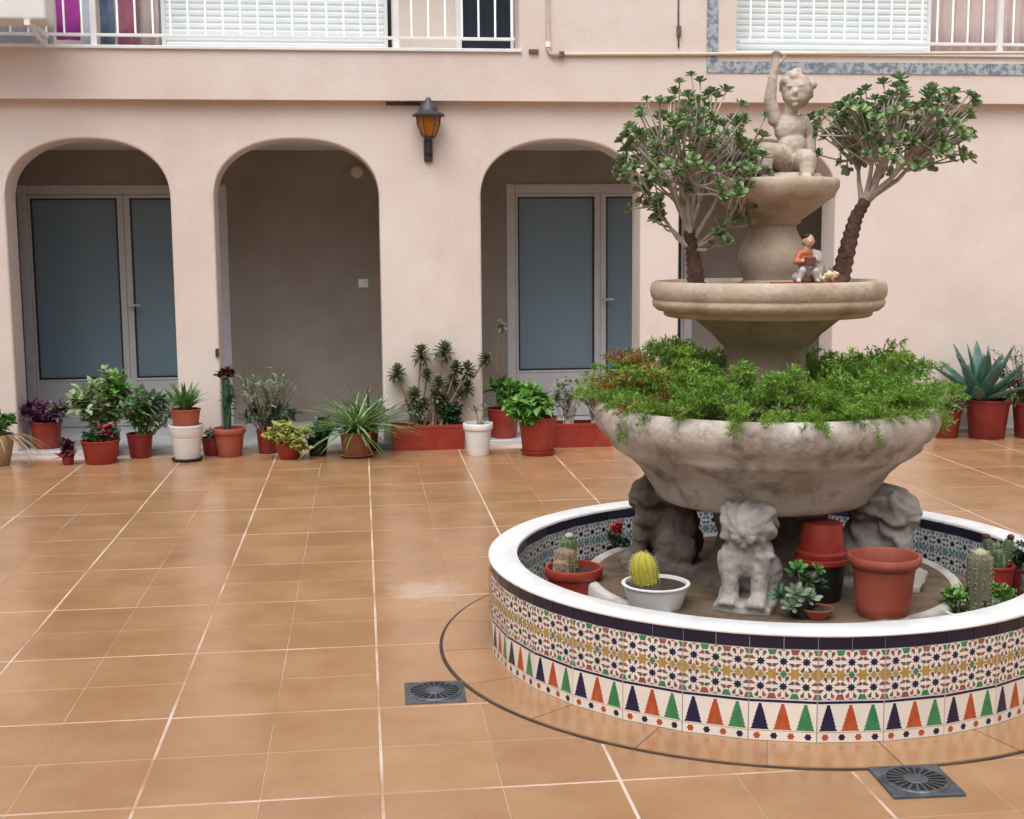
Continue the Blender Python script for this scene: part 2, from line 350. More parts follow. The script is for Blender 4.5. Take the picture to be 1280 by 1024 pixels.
for a, b in ARCH:
    n = 36; pr = [(a, SPR)] + [((a + b) / 2 - math.cos(PI * k / n) * (b - a) / 2,) * 2 for k in range(1, n)] + [(b, SPR)]
    pr = [(x, z if i in (0, n) else arch_z(x, a, b)) for i, (x, z) in enumerate(pr)]
    for (x0, z0), (x1, z1) in zip(pr, pr[1:]):
        for y, flip in ((FAC, 1), (FAC + TH, -1)): fs.append(tuple([wv(x0, y, z0), wv(x1, y, z1), wv(x1, y, TOPZ), wv(x0, y, TOPZ)][::flip]))
    pr = [(a, -.1)] + pr + [(b, -.1)]
    for (x0, z0), (x1, z1) in zip(pr, pr[1:]): fs.append((wv(x1, FAC, z1), wv(x0, FAC, z0), wv(x0, FAC + TH, z0), wv(x1, FAC + TH, z1)))
mb = MB(); mb.add(vs, fs)
wall = mb.build('arcade_wall', 'stucco', bld); bevel(wall, .016, 3, 60)
# gallery behind the arches
BK = 10.75
DOORS = [(-2.72, -1.072), (1.222, 2.822)]
mb = MB()
x = -9.0
for a, b in DOORS:
    mb.box((x, BK, 0), (a, BK + .15, 2.5)); mb.box((a, BK, 2.0), (b, BK + .15, 2.5)); x = b
mb.box((x, BK, 0), (11, BK + .15, 2.5)); mb.build('gallery_wall', 'stucco_shaded', bld)
mb = MB(); mb.box((-9, FAC + .32, 2.275), (11, BK - .002, 2.42)); mb.build('gallery_ceiling', 'ceiling_paint', bld)
mb = MB(); mb.box((-9, 9.47, -.15), (11, 12.2, .035)); bevel(mb.build('gallery_step', 'marble', bld), .006)
mb = MB(); mb.box((-9, 12.2, 0), (11, 12.4, 2.6)); mb.box((-9, BK + .16, 2.3), (11, 12.2, 2.45)); mb.box((-.5, BK + .16, .03), (-.3, 12.2, 2.3)); mb.build('inner_wall', 'stucco_shaded', bld)
for dk, (a, b) in enumerate(DOORS):
    mid = (a + b) / 2; z0, z1 = .035, 2.0; fw = .075; y0, y1 = BK - .012, BK + .06
    mb = MB()
    mb.box((a, y0, z0), (a + fw, y1, z1)); mb.box((b - fw, y0, z0), (b, y1, z1)); mb.box((a + fw, y0, z1 - fw), (b - fw, y1, z1))
    dr = mb.build('door', 'aluminium', bld); bevel(dr, .006)
    for s in (-1, 1):
        p0, p1 = (a + fw + .002, mid - .001) if s < 0 else (mid + .001, b - fw - .002)
        mb = MB(); st = .05; yy0, yy1 = BK - .004, BK + .045
        mb.box((p0, yy0, z0 + .006), (p0 + .02, yy1, z1 - fw - .002)) if s < 0 else mb.box((p1 - .02, yy0, z0 + .006), (p1, yy1, z1 - fw - .002))
        mb.box((mid - st, yy0, z0 + .006), (mid - .001, yy1, z1 - fw - .002)) if s < 0 else mb.box((mid + .001, yy0, z0 + .006), (mid + st, yy1, z1 - fw - .002))
        g0, g1 = (p0 + .02, mid - st) if s < 0 else (mid + st, p1 - .02)
        mb.box((g0, yy0, .415), (g1, yy1, .432)); mb.box((g0, yy0 + .008, z0 + .006), (g1, yy1, .415)); mb.box((g0, yy0, z0 + .004), (g1, yy1 - .004, z0 + .09)); mb.box((g0, yy0, z1 - fw - .03), (g1, yy1, z1 - fw - .002))
        lf = mb.build('leaf_frame', 'aluminium', dr); bevel(lf, .004)
        mb = MB(); e = .014; za, zb = .432, z1 - fw - .03
        mb.box((g0, yy0 + .012, za), (g0 + e, yy1 - .01, zb)); mb.box((g1 - e, yy0 + .012, za), (g1, yy1 - .01, zb)); mb.box((g0 + e, yy0 + .012, za), (g1 - e, yy1 - .01, za + e)); mb.box((g0 + e, yy0 + .012, zb - e), (g1 - e, yy1 - .01, zb))
        mb.build('glazing_seal', 'dark_seal', dr)
        mb = MB(); mb.box((g0 + .006, BK + .016, za + .004), (g1 - .006, BK + .021, zb - .004)); mb.build('pane', 'glass', dr)
    mb = MB(); mb.box((mid + .008, BK - .014, .96), (mid + .036, BK - .003, 1.12)); mb.tube([(mid + .022, BK - .01, 1.03), (mid + .022, BK - .05, 1.03), (mid + .11, BK - .055, 1.033)], [.009, .009, .008], 8); mb.tube([(mid + .022, BK - .004, .985), (mid + .022, BK - .024, .985)], .009, 8)
    mb.build('handle', 'aluminium', dr, angle=40)
    mb = MB(); n = 90; vs = []                                    # curtain in folds behind the panes
    for k in range(n + 1):
        x = a + .03 + (b - a - .06) * k / n; y = BK + .13 + .022 * math.sin(k * .9 + dk) + .02 * noise.noise(Vector((k * .13, dk, 0)))
        vs += [(x, y, .06), (x, y + .004, 1.96)]
    mb.add(vs, [(2 * k, 2 * k + 2, 2 * k + 3, 2 * k + 1) for k in range(n)]); mb.build('curtain', 'curtain', dr, smooth=True)
# upper storey
UP = 9.42
B1 = (-7.5, 1.18); B2 = (2.79, 7.5); BZ = 2.885; BT = 5.1
mb = MB()
mb.box((-9, UP, 2.53), (11, FAC + .31, BZ))
for a, b in ((-9, B1[0]), (B1[1], B2[0]), (B2[1], 11)): mb.box((a, UP, BZ), (b, UP + .28, BT))
mb.box((-9, UP, BT), (11, UP + .28, 6.4))
up = mb.build('upper_wall', 'stucco', bld)
mb = MB(); mb.box((-9, FAC + .31, 2.5), (11, 11.2, BZ - .01)); mb.box((-9, UP + .28, BT), (11, 11.2, BT + .2)); mb.build('balcony_slab', 'ceiling_paint', bld)
mb = MB(); mb.box((-9, 10.7, BZ), (11, 10.85, BT)); mb.box((B1[1], UP + .29, BZ), (B1[1] + .15, 10.7, BT)); mb.box((B2[0] - .15, UP + .29, BZ), (B2[0], 10.7, BT)); mb.build('balcony_wall', 'stucco', bld)
mb = MB(); mb.box((-7.2, -4.9, 0), (-7, 9.40, 6.4)); mb.box((8.8, -4.9, 0), (9, 9.40, 6.4)); mb.box((-7.2, -5.1, 0), (9, -4.9, 6.4)); mb.build('courtyard_wing', 'stucco', bld)
for a, b in (B1, B2):
    mb = MB(); mb.box((a - .01, UP - .02, BZ - .012), (b + .01, UP + .2, BZ + .012)); bevel(mb.build('balcony_sill', 'white_paint', bld), .004)
# white roller blinds, a window and curtains behind the bars
def slat_panel(name, x0, x1, y, z0, z1, m, pitch=.045):
    mb = MB(); n = int((z1 - z0) / pitch); vs = []
    for k in range(n + 1):
        z = z0 + k * pitch; vs += [(x0, y, z + .004), (x1, y, z + .004), (x0, y - .007, z + .014), (x1, y - .007, z + .014), (x0, y - .007, z + pitch - .01), (x1, y - .007, z + pitch - .01), (x0, y, z + pitch - .002), (x1, y, z + pitch - .002)]
    mb.add(vs, [(2 * i, 2 * i + 1, 2 * i + 3, 2 * i + 2) for i in range(len(vs) // 2 - 1)])
    mb.box((x0 - .03, y - .012, z0), (x0 - .001, y + .05, z1)); mb.box((x1 + .001, y - .012, z0), (x1 + .03, y + .05, z1)); return mb.build(name, m, bld)
slat_panel('roller_blind', -1.37, .21, 9.82, BZ + .01, 5.0, 'shutter')
slat_panel('roller_blind', 2.84, 4.36, 9.66, BZ + .01, 5.0, 'shutter')
def drape(name, x0, x1, y, z0, z1, m, parent, amp=.015, f=26, folds=None):
    n = max(12, int((x1 - x0) * 90)); vs = []; rows = 7
    for r_ in range(rows + 1):
        z = z0 + (z1 - z0) * r_ / rows
        for k in range(n + 1):
            x = x0 + (x1 - x0) * k / n
            vs.append((x + .012 * noise.noise(Vector((z * 3, x * 2, y))), y + amp * math.sin((x - x0) * f * 2.2 + .6 * math.sin(z * 3)) + .02 * noise.noise(Vector((x * 6, z * 2, 1))), z + (.012 * noise.noise(Vector((x * 9, 2, y))) if r_ == 0 else 0)))
    mb = MB(); mb.add(vs, [(r_ * (n + 1) + k, r_ * (n + 1) + k + 1, (r_ + 1) * (n + 1) + k + 1, (r_ + 1) * (n + 1) + k) for r_ in range(rows) for k in range(n)])
    o = mb.build(name, m, parent, smooth=True); s = o.modifiers.new('s', 'SOLIDIFY'); s.thickness = .004; return o
drape('balcony_curtain', 4.40, 7.4, 9.72, BZ + .02, 4.9, 'pink_curtain', bld)
drape('balcony_curtain', -1.62, -1.42, 9.8, BZ + .02, 4.9, 'pink_curtain', bld)
mb = MB(); mb.box((.27, 9.75, BZ), (.74, 9.9, BT)); mb.build('balcony_pier', 'stucco', bld)
mb = MB(); xa, xb = .74, 1.175
for q in (((xa, 9.72, BZ + .012), (xa + .045, 9.78, 4.9)), ((xb - .025, 9.72, BZ + .012), (xb, 9.78, 4.9)), ((xa + .045, 9.72, BZ + .012), (xb - .025, 9.78, BZ + .05))): mb.box(*q)
wf = mb.build('window', 'white_paint', bld); bevel(wf, .004)
mb = MB(); mb.box((xa + .045, 9.745, BZ + .05), (xb - .025, 9.752, 4.9)); mb.build('pane', 'window_glass', wf)
mb = MB(); mb.box((xa + .03, 9.8, BZ + .03), (xb, 9.82, 4.9)); mb.build('window_blind', 'navy_cloth', wf)
# railings: each bar its own piece
barm = MB().tube([(0, 0, 0), (0, 0, .86)], .0075, 8).mesh('bar', 'white_paint', True)
postm = MB().box((-.02, -.02, 0), (.02, .02, 1.0)).mesh('post', 'white_paint')
for a, b, posts in ((-4.4, B1[1] - .03, (-3.9, -1.816, .293)), (B2[0] + .03, 6.2, (4.86,))):
    y = UP + .06
    mb = MB(); mb.box((a, y - .014, BZ + .08), (b, y + .014, BZ + .10)); mb.box((a, y - .02, BZ + .95), (b, y + .02, BZ + .98))
    rl = mb.build('railing', 'white_paint', bld); bevel(rl, .003)
    for px in posts: put('post', postm, rl, (px, y, BZ + .005))
    x = b - .02; 
    while x > a:
        if all(abs(x - px) > .05 for px in posts): put('bar', barm, rl, (x, y, BZ + .095))
        x -= .121
# blue-grey patterned tile border round the right-hand balcony
bw = .082
vb = MB().box((0, -.008, 0), (bw, .004, .198)).mesh('border_tile', 'border_blue'); hb = MB().box((0, -.008, 0), (.198, .004, bw)).mesh('border_tile', 'border_blue')
for k in range(12): put('border_tile', vb, bld, (2.566, UP, 2.742 + bw + .002 + k * .2))
for k in range(24): put('border_tile', hb, bld, (2.566 + k * .2, UP, 2.742))
# small fittings on the walls
mb = MB(); mb.box((-.02, BK - .012, 1.155), (.06, BK + .001, 1.225)); mb.box((.0, BK - .018, 1.17), (.04, BK - .01, 1.21)); bevel(mb.build('light_switch', 'white_paint', bld), .004)
mb = MB(); mb.tube([(-.012, BK + .002, 2.1), (-.012, BK - .05, 2.1)], .05, 20); mb.tube([(-.012, BK - .045, 2.1), (-.012, BK - .065, 2.1)], [.05, .03], 20); mb.build('round_fitting', 'pipe', bld, angle=40)
mb = MB(); mb.box((-1.065, FAC - .02, .70), (-1.04, FAC + .004, .76)); bevel(mb.build('door_bell', 'black_metal', bld), .004)
mb = MB(); mb.tube([(0, 0, 0), (.245, 0, .002)], .011, 8); o = mb.build('rusty_bracket', 'rust', bld, True); o.location = (.21, FAC - .011, 2.512)

# pipe and cable on the upper wall
pp = thing('water_pipe', 'cream water pipe running along the upper wall above the fountain', 'pipe', (1.385, UP, 2.86))
z0 = 0
mb = MB(); mb.tube([(0, -.014, 2.4), (0, -.014, .035), (.008, -.014, .01), (.035, -.014, 0), (3.6, -.014, .045), (5.6, -.014, .055)], .0135, 8); mb.build('tube', 'pipe', pp, True)
mb = MB()
mb.tube([(.02, -.014, 0), (.09, -.014, 0)], .019, 8); mb.tube([(-.0, -.014, .05), (0, -.014, .09)], .019, 8); mb.build('coupling', 'pipe', pp, True)
mb = MB(); mb.box((.08, -.034, -.018), (.115, .003, .02)); mb.box((-.14, -.02, .008), (-.07, .003, .035)); mb.build('clip', 'rust', pp)
cb = thing('wall_cable', 'thin rusty cable hanging down the wall between the two balconies', 'cable', (2.353, UP, 2.9))
mb = MB(); mb.tube([(0, -.006, 2.4), (.004, -.006, 1.2), (-.004, -.006, .3), (0, -.006, .02)], .006, 6); mb.build('wire', 'rust', cb, True)
mb = MB(); mb.box((-.015, -.022, .1), (.015, .002, .17)); mb.build('clip', 'rust', cb)

# wall lantern
lm = thing('wall_lantern', 'wall lantern with amber glass and dark metal hood between two arches', 'lamp', (.51, FAC, 2.10))
mb = MB(); mb.box((-.032, -.03, 0), (.032, .003, .165)); bevel(mb.build('wall_bracket', 'black_metal', lm), .008)
mb = MB(); mb.tube([(0, -.02, .06), (0, -.09, .075), (0, -.12, .12), (0, -.12, .17)], .012, 8); mb.lathe([(.0, .15), (.035, .155), (.045, .175), (0, .178)], 16, (0, -.12)); mb.build('arm', 'black_metal', lm, angle=40)
mb = MB(); mb.lathe([(.044, .172), (.062, .21), (.078, .26), (.084, .315)], 6, (0, -.12)); mb.build('glass_shade', 'amber', lm)
mb = MB()
for k in range(6):
    a = 2 * PI * k / 6; mb.tube([(.047 * math.cos(a), -.12 + .047 * math.sin(a), .17), (.081 * math.cos(a), -.12 + .081 * math.sin(a), .26), (.087 * math.cos(a), -.12 + .087 * math.sin(a), .32)], .004, 5)
mb.build('shade_frame', 'black_metal', lm)
mb = MB(); mb.lathe([(.0, .314), (.118, .314), (.118, .326), (.07, .35), (.06, .385), (.03, .41), (.022, .43), (.014, .445), (0, .452)], 20, (0, -.12)); mb.build('hood', 'black_metal', lm, angle=35)

# air conditioner and laundry on the left balcony
ac = thing('air_conditioner', 'white outdoor air conditioner unit mounted outside the balcony railing', 'air conditioner', (-2.42, 9.10, 2.985))
mb = MB(); mb.box((-.42, -.13, 0), (.40, .13, .56)); bevel(mb.build('casing', 'ac_white', ac), .02, 3)
mb = MB(); mb.lathe([(.0, 0), (.22, 0), (.22, .012), (.2, .014)], 28); o = mb.build('fan_grille', 'ac_shade', ac); o.rotation_euler.x = R(90); o.location = (-.1, -.126, .28)
mb = MB()
for s in (-.3, .28):
    mb = MB(); mb.box((s - .018, -.15, -.035), (s + .018, .38, -.001)); mb.tube([(s, -.1, -.02), (s, .33, -.10)], .014, 6); mb.box((s - .015, .31, -.11), (s + .015, .34, -.03)); mb.build('bracket', 'white_paint', ac)
for nm, x0, x1, m, lb, zb in (('hanging_towel', -2.10, -1.94, 'purple_cloth', 'purple towel hanging beside the air conditioner', 2.96), ('hanging_sheet', -1.92, -1.84, 'palegrey_cloth', 'pale blue sheet hanging next to the purple towel', 2.90),
                          ('hanging_trousers', -1.80, -1.70, 'navy_cloth', 'navy blue trousers hanging behind the balcony bars', 2.93), ('hanging_shirt', -1.68, -1.56, 'maroon_cloth', 'maroon shirt hanging behind the balcony bars', 2.92), ('hanging_blanket', -2.75, -2.12, 'grey_cloth', 'grey blanket hanging behind the air conditioner', 2.92)):
    t = thing(nm, lb, 'laundry', ((x0 + x1) / 2, 9.62, zb), 'laundry on the balcony')
    h = (x1 - x0) / 2; drape('cloth', -h, h, 0, 0, 4.1 - zb, m, t, .012)
ln = thing('washing_line', 'washing line stretched across the balcony with laundry on it', 'line', (-2.2, 9.62, 4.1)); mb = MB(); mb.tube([(-5.3, 0, .02), (0, 0, 0), (2.0, 0, .01), (2.0, .15, .01)], .006, 6); mb.build('cord', 'white_paint', ln)

# ================================================================== FOUNTAIN
ft = thing('fountain', 'stone tiered fountain with cherub on top in a round basin of patterned tiles', 'fountain', (FC[0], FC[1], 0))
mb = MB(); mb.lathe([(.953, .0), (1.0475, .0), (1.0475, .33), (.953, .33)], 96, close=True); bw_ = mb.build('basin_wall', 'mortar', ft)
mb = MB(); mb.lathe([(.946, .330), (.946, .338), (.950, .342), (1.046, .342), (1.053, .339), (1.055, .3335), (1.053, .330)], 120, close=True, wob=.0015); mb.build('rim_cap', 'cap_white', bw_, angle=50)
NO = 33
def ngon(mb, cx, cz, r0, r1, n, mi, y, rot=0):
    pts = []
    for k in range(2 * n):
        a = PI * k / n + rot; r_ = r0 if k % 2 == 0 else r1; pts.append((cx + r_ * math.cos(a), y, cz + r_ * math.sin(a)))
    mb.poly(pts, mi)
def star_tile(wd, ht, z0):
    """face towards -y; 3 x 2 eight-petalled stars, gold stars in the middle row, red and green halves along the edges"""
    mb = MB(); e = .0014; mb.box((-wd / 2 + e, 0, z0 + e), (wd / 2 - e, .006, z0 + ht - e), 0)
    y = -.0004; u = wd / 3; zs = (z0 + ht * .25, z0 + ht * .75)
    for i in range(3):
        cx = -wd / 2 + u * (i + .5)
        for cz in zs:
            ngon(mb, cx, cz, .0145, .0085, 8, 1, y)
            for k in range(8):
                a = PI * (k + .5) / 4; c_, s_ = math.cos(a), math.sin(a)
                mb.poly([(cx + c_ * .0165 - s_ * .0009, y, cz + s_ * .0165 + c_ * .0009), (cx + c_ * .0165 + s_ * .0009, y, cz + s_ * .0165 - c_ * .0009), (cx + c_ * .031 + s_ * .0064, y, cz + s_ * .031 - c_ * .0064), (cx + c_ * .036, y, cz + s_ * .036), (cx + c_ * .031 - s_ * .0064, y, cz + s_ * .031 + c_ * .0064)], 3 if (k + i) % 3 == 0 else 5)
        for sx in (-.5, .5):
            gx = cx + sx * u * .98
            h = ngon
        # gold stars at mid height between the white stars, small lozenges under each star
    for i in range(4):
        gx = -wd / 2 + u * i; cz = z0 + ht * .5
        if 0 < i < 3: ngon(mb, gx, cz, .023, .0125, 6, 2, y - .0002)
        else:
            s = 1 if i == 0 else -1
            mb.poly([(gx + s * .0018, y, cz - .021), (gx + s * .0115, y - .0002, cz - .013), (gx + s * .022, y - .0002, cz), (gx + s * .0115, y - .0002, cz + .013), (gx + s * .0018, y, cz + .021)], 2)
        for cz, s, mi in ((z0 + .0018, 1, 3 if i % 2 else 4), (z0 + ht - .0018, -1, 4 if i % 2 else 3)):
            xa, xb = max(gx - .014, -wd / 2 + .0018), min(gx + .014, wd / 2 - .0018)
            mb.poly([(xa, y, cz), (xb, y, cz), (min(gx + .008, xb), y, cz + s * .016), (max(gx - .008, xa), y, cz + s * .016)], mi)
    for i in range(3):
        cx = -wd / 2 + u * (i + .5)
        mb.poly([(cx - .011, y - .0003, z0 + ht * .5), (cx, y - .0003, z0 + ht * .5 - .013), (cx + .011, y - .0003, z0 + ht * .5), (cx, y - .0003, z0 + ht * .5 + .013)], 2 if i % 2 == 0 else 4)
        mb.poly([(cx - .008, y, z0 + .0018), (cx + .008, y, z0 + .0018), (cx, y, z0 + .007)], 3); mb.poly([(cx - .008, y, z0 + ht - .0018), (cx + .008, y, z0 + ht - .0018), (cx, y, z0 + ht - .007)], 3)
    return mb
def tree_tile(wd, ht, z0):
    mb = MB(); e = .0014; mb.box((-wd / 2 + e, 0, z0 + e), (wd / 2 - e, .006, z0 + ht - e), 0); y = -.0004; u = wd / 3
    mb.poly([(-wd / 2 + e, y, z0 + ht - .012), (wd / 2 - e, y, z0 + ht - .012), (wd / 2 - e, y, z0 + ht - .004), (-wd / 2 + e, y, z0 + ht - .004)], 1)
    for i in range(3):
        cx = -wd / 2 + u * (i + .5); zb = z0 + .036; H = .080; W_ = .0265; st = 7; L = []; Rr = []
        for k in range(st):
            za, zc = zb + H * k / st, zb + H * (k + 1) / st; hw = W_ * (1 - k / st) ** .85 + .0012
            L += [(cx - hw, y, za), (cx - hw * .74, y, zc)]; Rr += [(cx + hw, y, za), (cx + hw * .74, y, zc)]
        mb.poly(L + Rr[::-1], (1, 2, 3)[i])
        if i == 1:
            for s in (-1, 1): mb.poly([(cx + s * .004 - .001, y - .0003, zb + .004), (cx + s * .004 + .001, y - .0003, zb + .004), (cx + s * .002, y - .0003, zb + .04)], 4)
    mb.poly([(-wd / 2 + e, y, z0 + .0312), (wd / 2 - e, y, z0 + .0312), (wd / 2 - e, y, z0 + .0326), (-wd / 2 + e, y, z0 + .0326)], 4)
    for i in range(4):
        cx = -wd / 2 + wd / 4 * (i + .5); ngon(mb, cx, z0 + .0165, .0118, .0085, 6, 1 if i % 2 else 2, y)
    return mb
wd = 2 * 1.046 * math.tan(PI / NO)
sm = star_tile(wd, .154, .137).mesh('star_tile', ['glaze_white', 'ink_navy', 'ink_gold', 'ink_wine', 'ink_green', 'ink_grey'])
tm = tree_tile(wd, .132, .006).mesh('tree_tile', ['glaze_white', 'ink_navy', 'ink_red', 'ink_green', 'ink_gold'])
wb = 2 * 1.046 * math.tan(PI / (2 * NO)); nm_ = MB().box((-wb / 2 + .0011, 0, .2922), (wb / 2 - .0011, .006, .3315)).mesh('blue_tile', 'navy_glaze')
for k in range(NO):
    a = 2 * PI * (k + .32) / NO; p = (1.049 * math.cos(a), 1.049 * math.sin(a), 0); rz = a + PI / 2
    put('star_tile', sm, bw_, p, (0, 0, rz)); put('tree_tile', tm, bw_, p, (0, 0, rz))
for k in range(2 * NO):
    a = 2 * PI * (k + .14) / (2 * NO); put('blue_tile', nm_, bw_, (1.0495 * math.cos(a), 1.0495 * math.sin(a), 0), (0, 0, a + PI / 2))
NI = 29; wi = 2 * .945 * math.tan(PI / NI) * .998
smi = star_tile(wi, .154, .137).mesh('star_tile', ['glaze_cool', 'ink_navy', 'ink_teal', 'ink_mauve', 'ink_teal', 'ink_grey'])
nmi = MB().box((-wi / 2 + .001, 0, .2922), (wi / 2 - .001, .006, .3315)).mesh('blue_tile', 'navy_glaze')
for k in range(NI):
    a = 2 * PI * k / NI
    if math.sin(a) < -.75: continue
    for me_, nme in ((smi, 'star_tile'), (nmi, 'blue_tile')): put(nme, me_, bw_, (.9455 * math.cos(a), .9455 * math.sin(a), 0), (0, 0, a - PI / 2))
PZ = .245
mb = MB(); mb.disc(.958, .115, 64); mb.build('basin_floor', 'dirt', ft)
mb = MB(); mb.lathe([(.70, .11), (.697, .24), (.69, .250), (.67, .252), (.655, .245), (.655, .2)], 72, wob=.006); mb.build('plinth_curb', 'curb_dirty', ft, angle=60)
mb = MB(); mb.disc(.66, PZ, 48); mb.build('plinth_top', 'dirt', ft)
mb = MB(); mb.lathe([(.30, .24), (.29, .27), (.22, .29), (.19, .40), (.22, .50), (.30, .56)], 40, wob=.02); mb.build('added_light_block', 'stone_dark', ft, angle=50)  # added column, blocks back light to darken the space under the bowl
# lion supports
def lion():
    mb = MB()
    mb.box((-.13, -.10, -.005), (.15, .10, .028))                       # plinth slab
    for s in (-1, 1):
        mb.tube([(.095, s * .048, .03), (.088, s * .05, .10), (.07, s * .052, .19)], [.030, .031, .045], 10)      # foreleg
        mb.ell((.118, s * .048, .038), (.046, .036, .024))                                                     # paw
        for f in (-1, 0, 1): mb.ell((.152, s * .048 + f * .02, .034), (.018, .0115, .015), 8, 6)                # toes
        mb.ell((-.055, s * .062, .09), (.085, .042, .075)); mb.ell((.0, s * .078, .04), (.055, .026, .02))         # haunch, hind paw
        mb.ell((.045, s * .072, .335), (.018, .02, .028), 8, 6)                                                 # ear
        mb.ell((.118, s * .022, .252), (.026, .022, .02), 8, 6)                                                 # muzzle halves
        mb.ell((.10, s * .034, .292), (.022, .022, .012), 8, 6)                                                 # brow
    mb.ell((-.03, 0, .15), (.10, .078, .12), rot=Matrix.Rotation(R(-20), 3, 'Y')); mb.ell((.045, 0, .20), (.07, .085, .10))
    mb.ell((.055, 0, .275), (.065, .10, .085)); mb.ell((.085, 0, .278), (.055, .062, .066)); mb.ell((.122, 0, .272), (.026, .018, .016), 8, 6); mb.ell((.105, 0, .228), (.028, .026, .018), 8, 6)
    mb.ell((.0, 0, .31), (.11, .085, .06)); mb.tube([(-.02, 0, .26), (-.03, 0, .335)], [.09, .10], 12)
    def mane(c):
        a = math.atan2(c.y, (c.z - .27)); q = 1 if (c.x < .09 and c.z > .11) else .25
        return .007 * q * math.sin(a * 11 + c.x * 40 + 3 * noise.noise(c * 12)) + .003 * noise.noise(c * 45)
    return sculpt(mb, 'stone_dark', .0075, 1, fn=mane)
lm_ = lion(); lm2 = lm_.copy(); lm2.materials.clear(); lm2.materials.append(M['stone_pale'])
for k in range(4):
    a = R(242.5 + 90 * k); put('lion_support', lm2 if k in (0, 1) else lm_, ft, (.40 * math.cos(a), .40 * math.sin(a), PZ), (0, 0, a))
# bowls
mb = MB(); mb.lathe([(r_ * .945, z_) for r_, z_ in [(0, .555), (.28, .552), (.40, .548), (.415, .556), (.425, .575), (.455, .62), (.485, .665), (.53, .705), (.58, .735), (.60, .75), (.605, .775), (.63, .79), (.655, .82), (.664, .86), (.655, .89), (.635, .905), (.605, .903), (.59, .885), (.57, .855), (0, .84)]], 96, c=(-.03, 0), wob=.0025)
mb.build('lower_bowl', 'stone', ft, angle=60)
mb = MB(); mb.lathe([(r_ * .946, z_) for r_, z_ in [(.20, .85), (.17, .9), (.155, 1.0), (.15, 1.08), (.165, 1.11), (.175, 1.118), (.21, 1.155), (.268, 1.20), (.285, 1.212), (.385, 1.219), (.395, 1.224), (.398, 1.238), (.42, 1.242), (.438, 1.256), (.443, 1.272), (.438, 1.282), (.446, 1.292), (.450, 1.315), (.445, 1.338), (.432, 1.348), (.41, 1.348), (.395, 1.335), (0, 1.318)]], 80, c=(-.025, 0), wob=.003)
mb.build('upper_bowl', 'stone_warm', ft, angle=60)
mb = MB(); mb.disc(.378, 1.327, 40, (-.025, 0), hump=.012); mb.build('upper_soil', 'soil', ft)
mb = MB(); mb.disc(.556, .868, 40, (-.03, 0), hump=.02); mb.build('lower_soil', 'soil', ft)
mb = MB(); mb.lathe([(.12, 1.32), (.12, 1.34), (.105, 1.35), (.115, 1.38), (.126, 1.415), (.123, 1.45), (.106, 1.49), (.09, 1.52), (.082, 1.545), (.10, 1.556), (.10, 1.566), (.115, 1.575), (.15, 1.60), (.195, 1.635), (.215, 1.645), (.222, 1.66), (.234, 1.68), (.235, 1.70), (.228, 1.712), (.205, 1.712), (.19, 1.70), (0, 1.698)], 56, c=(.0, .02), wob=.008)
mb.build('top_bowl', 'stone_warm', ft, angle=60)
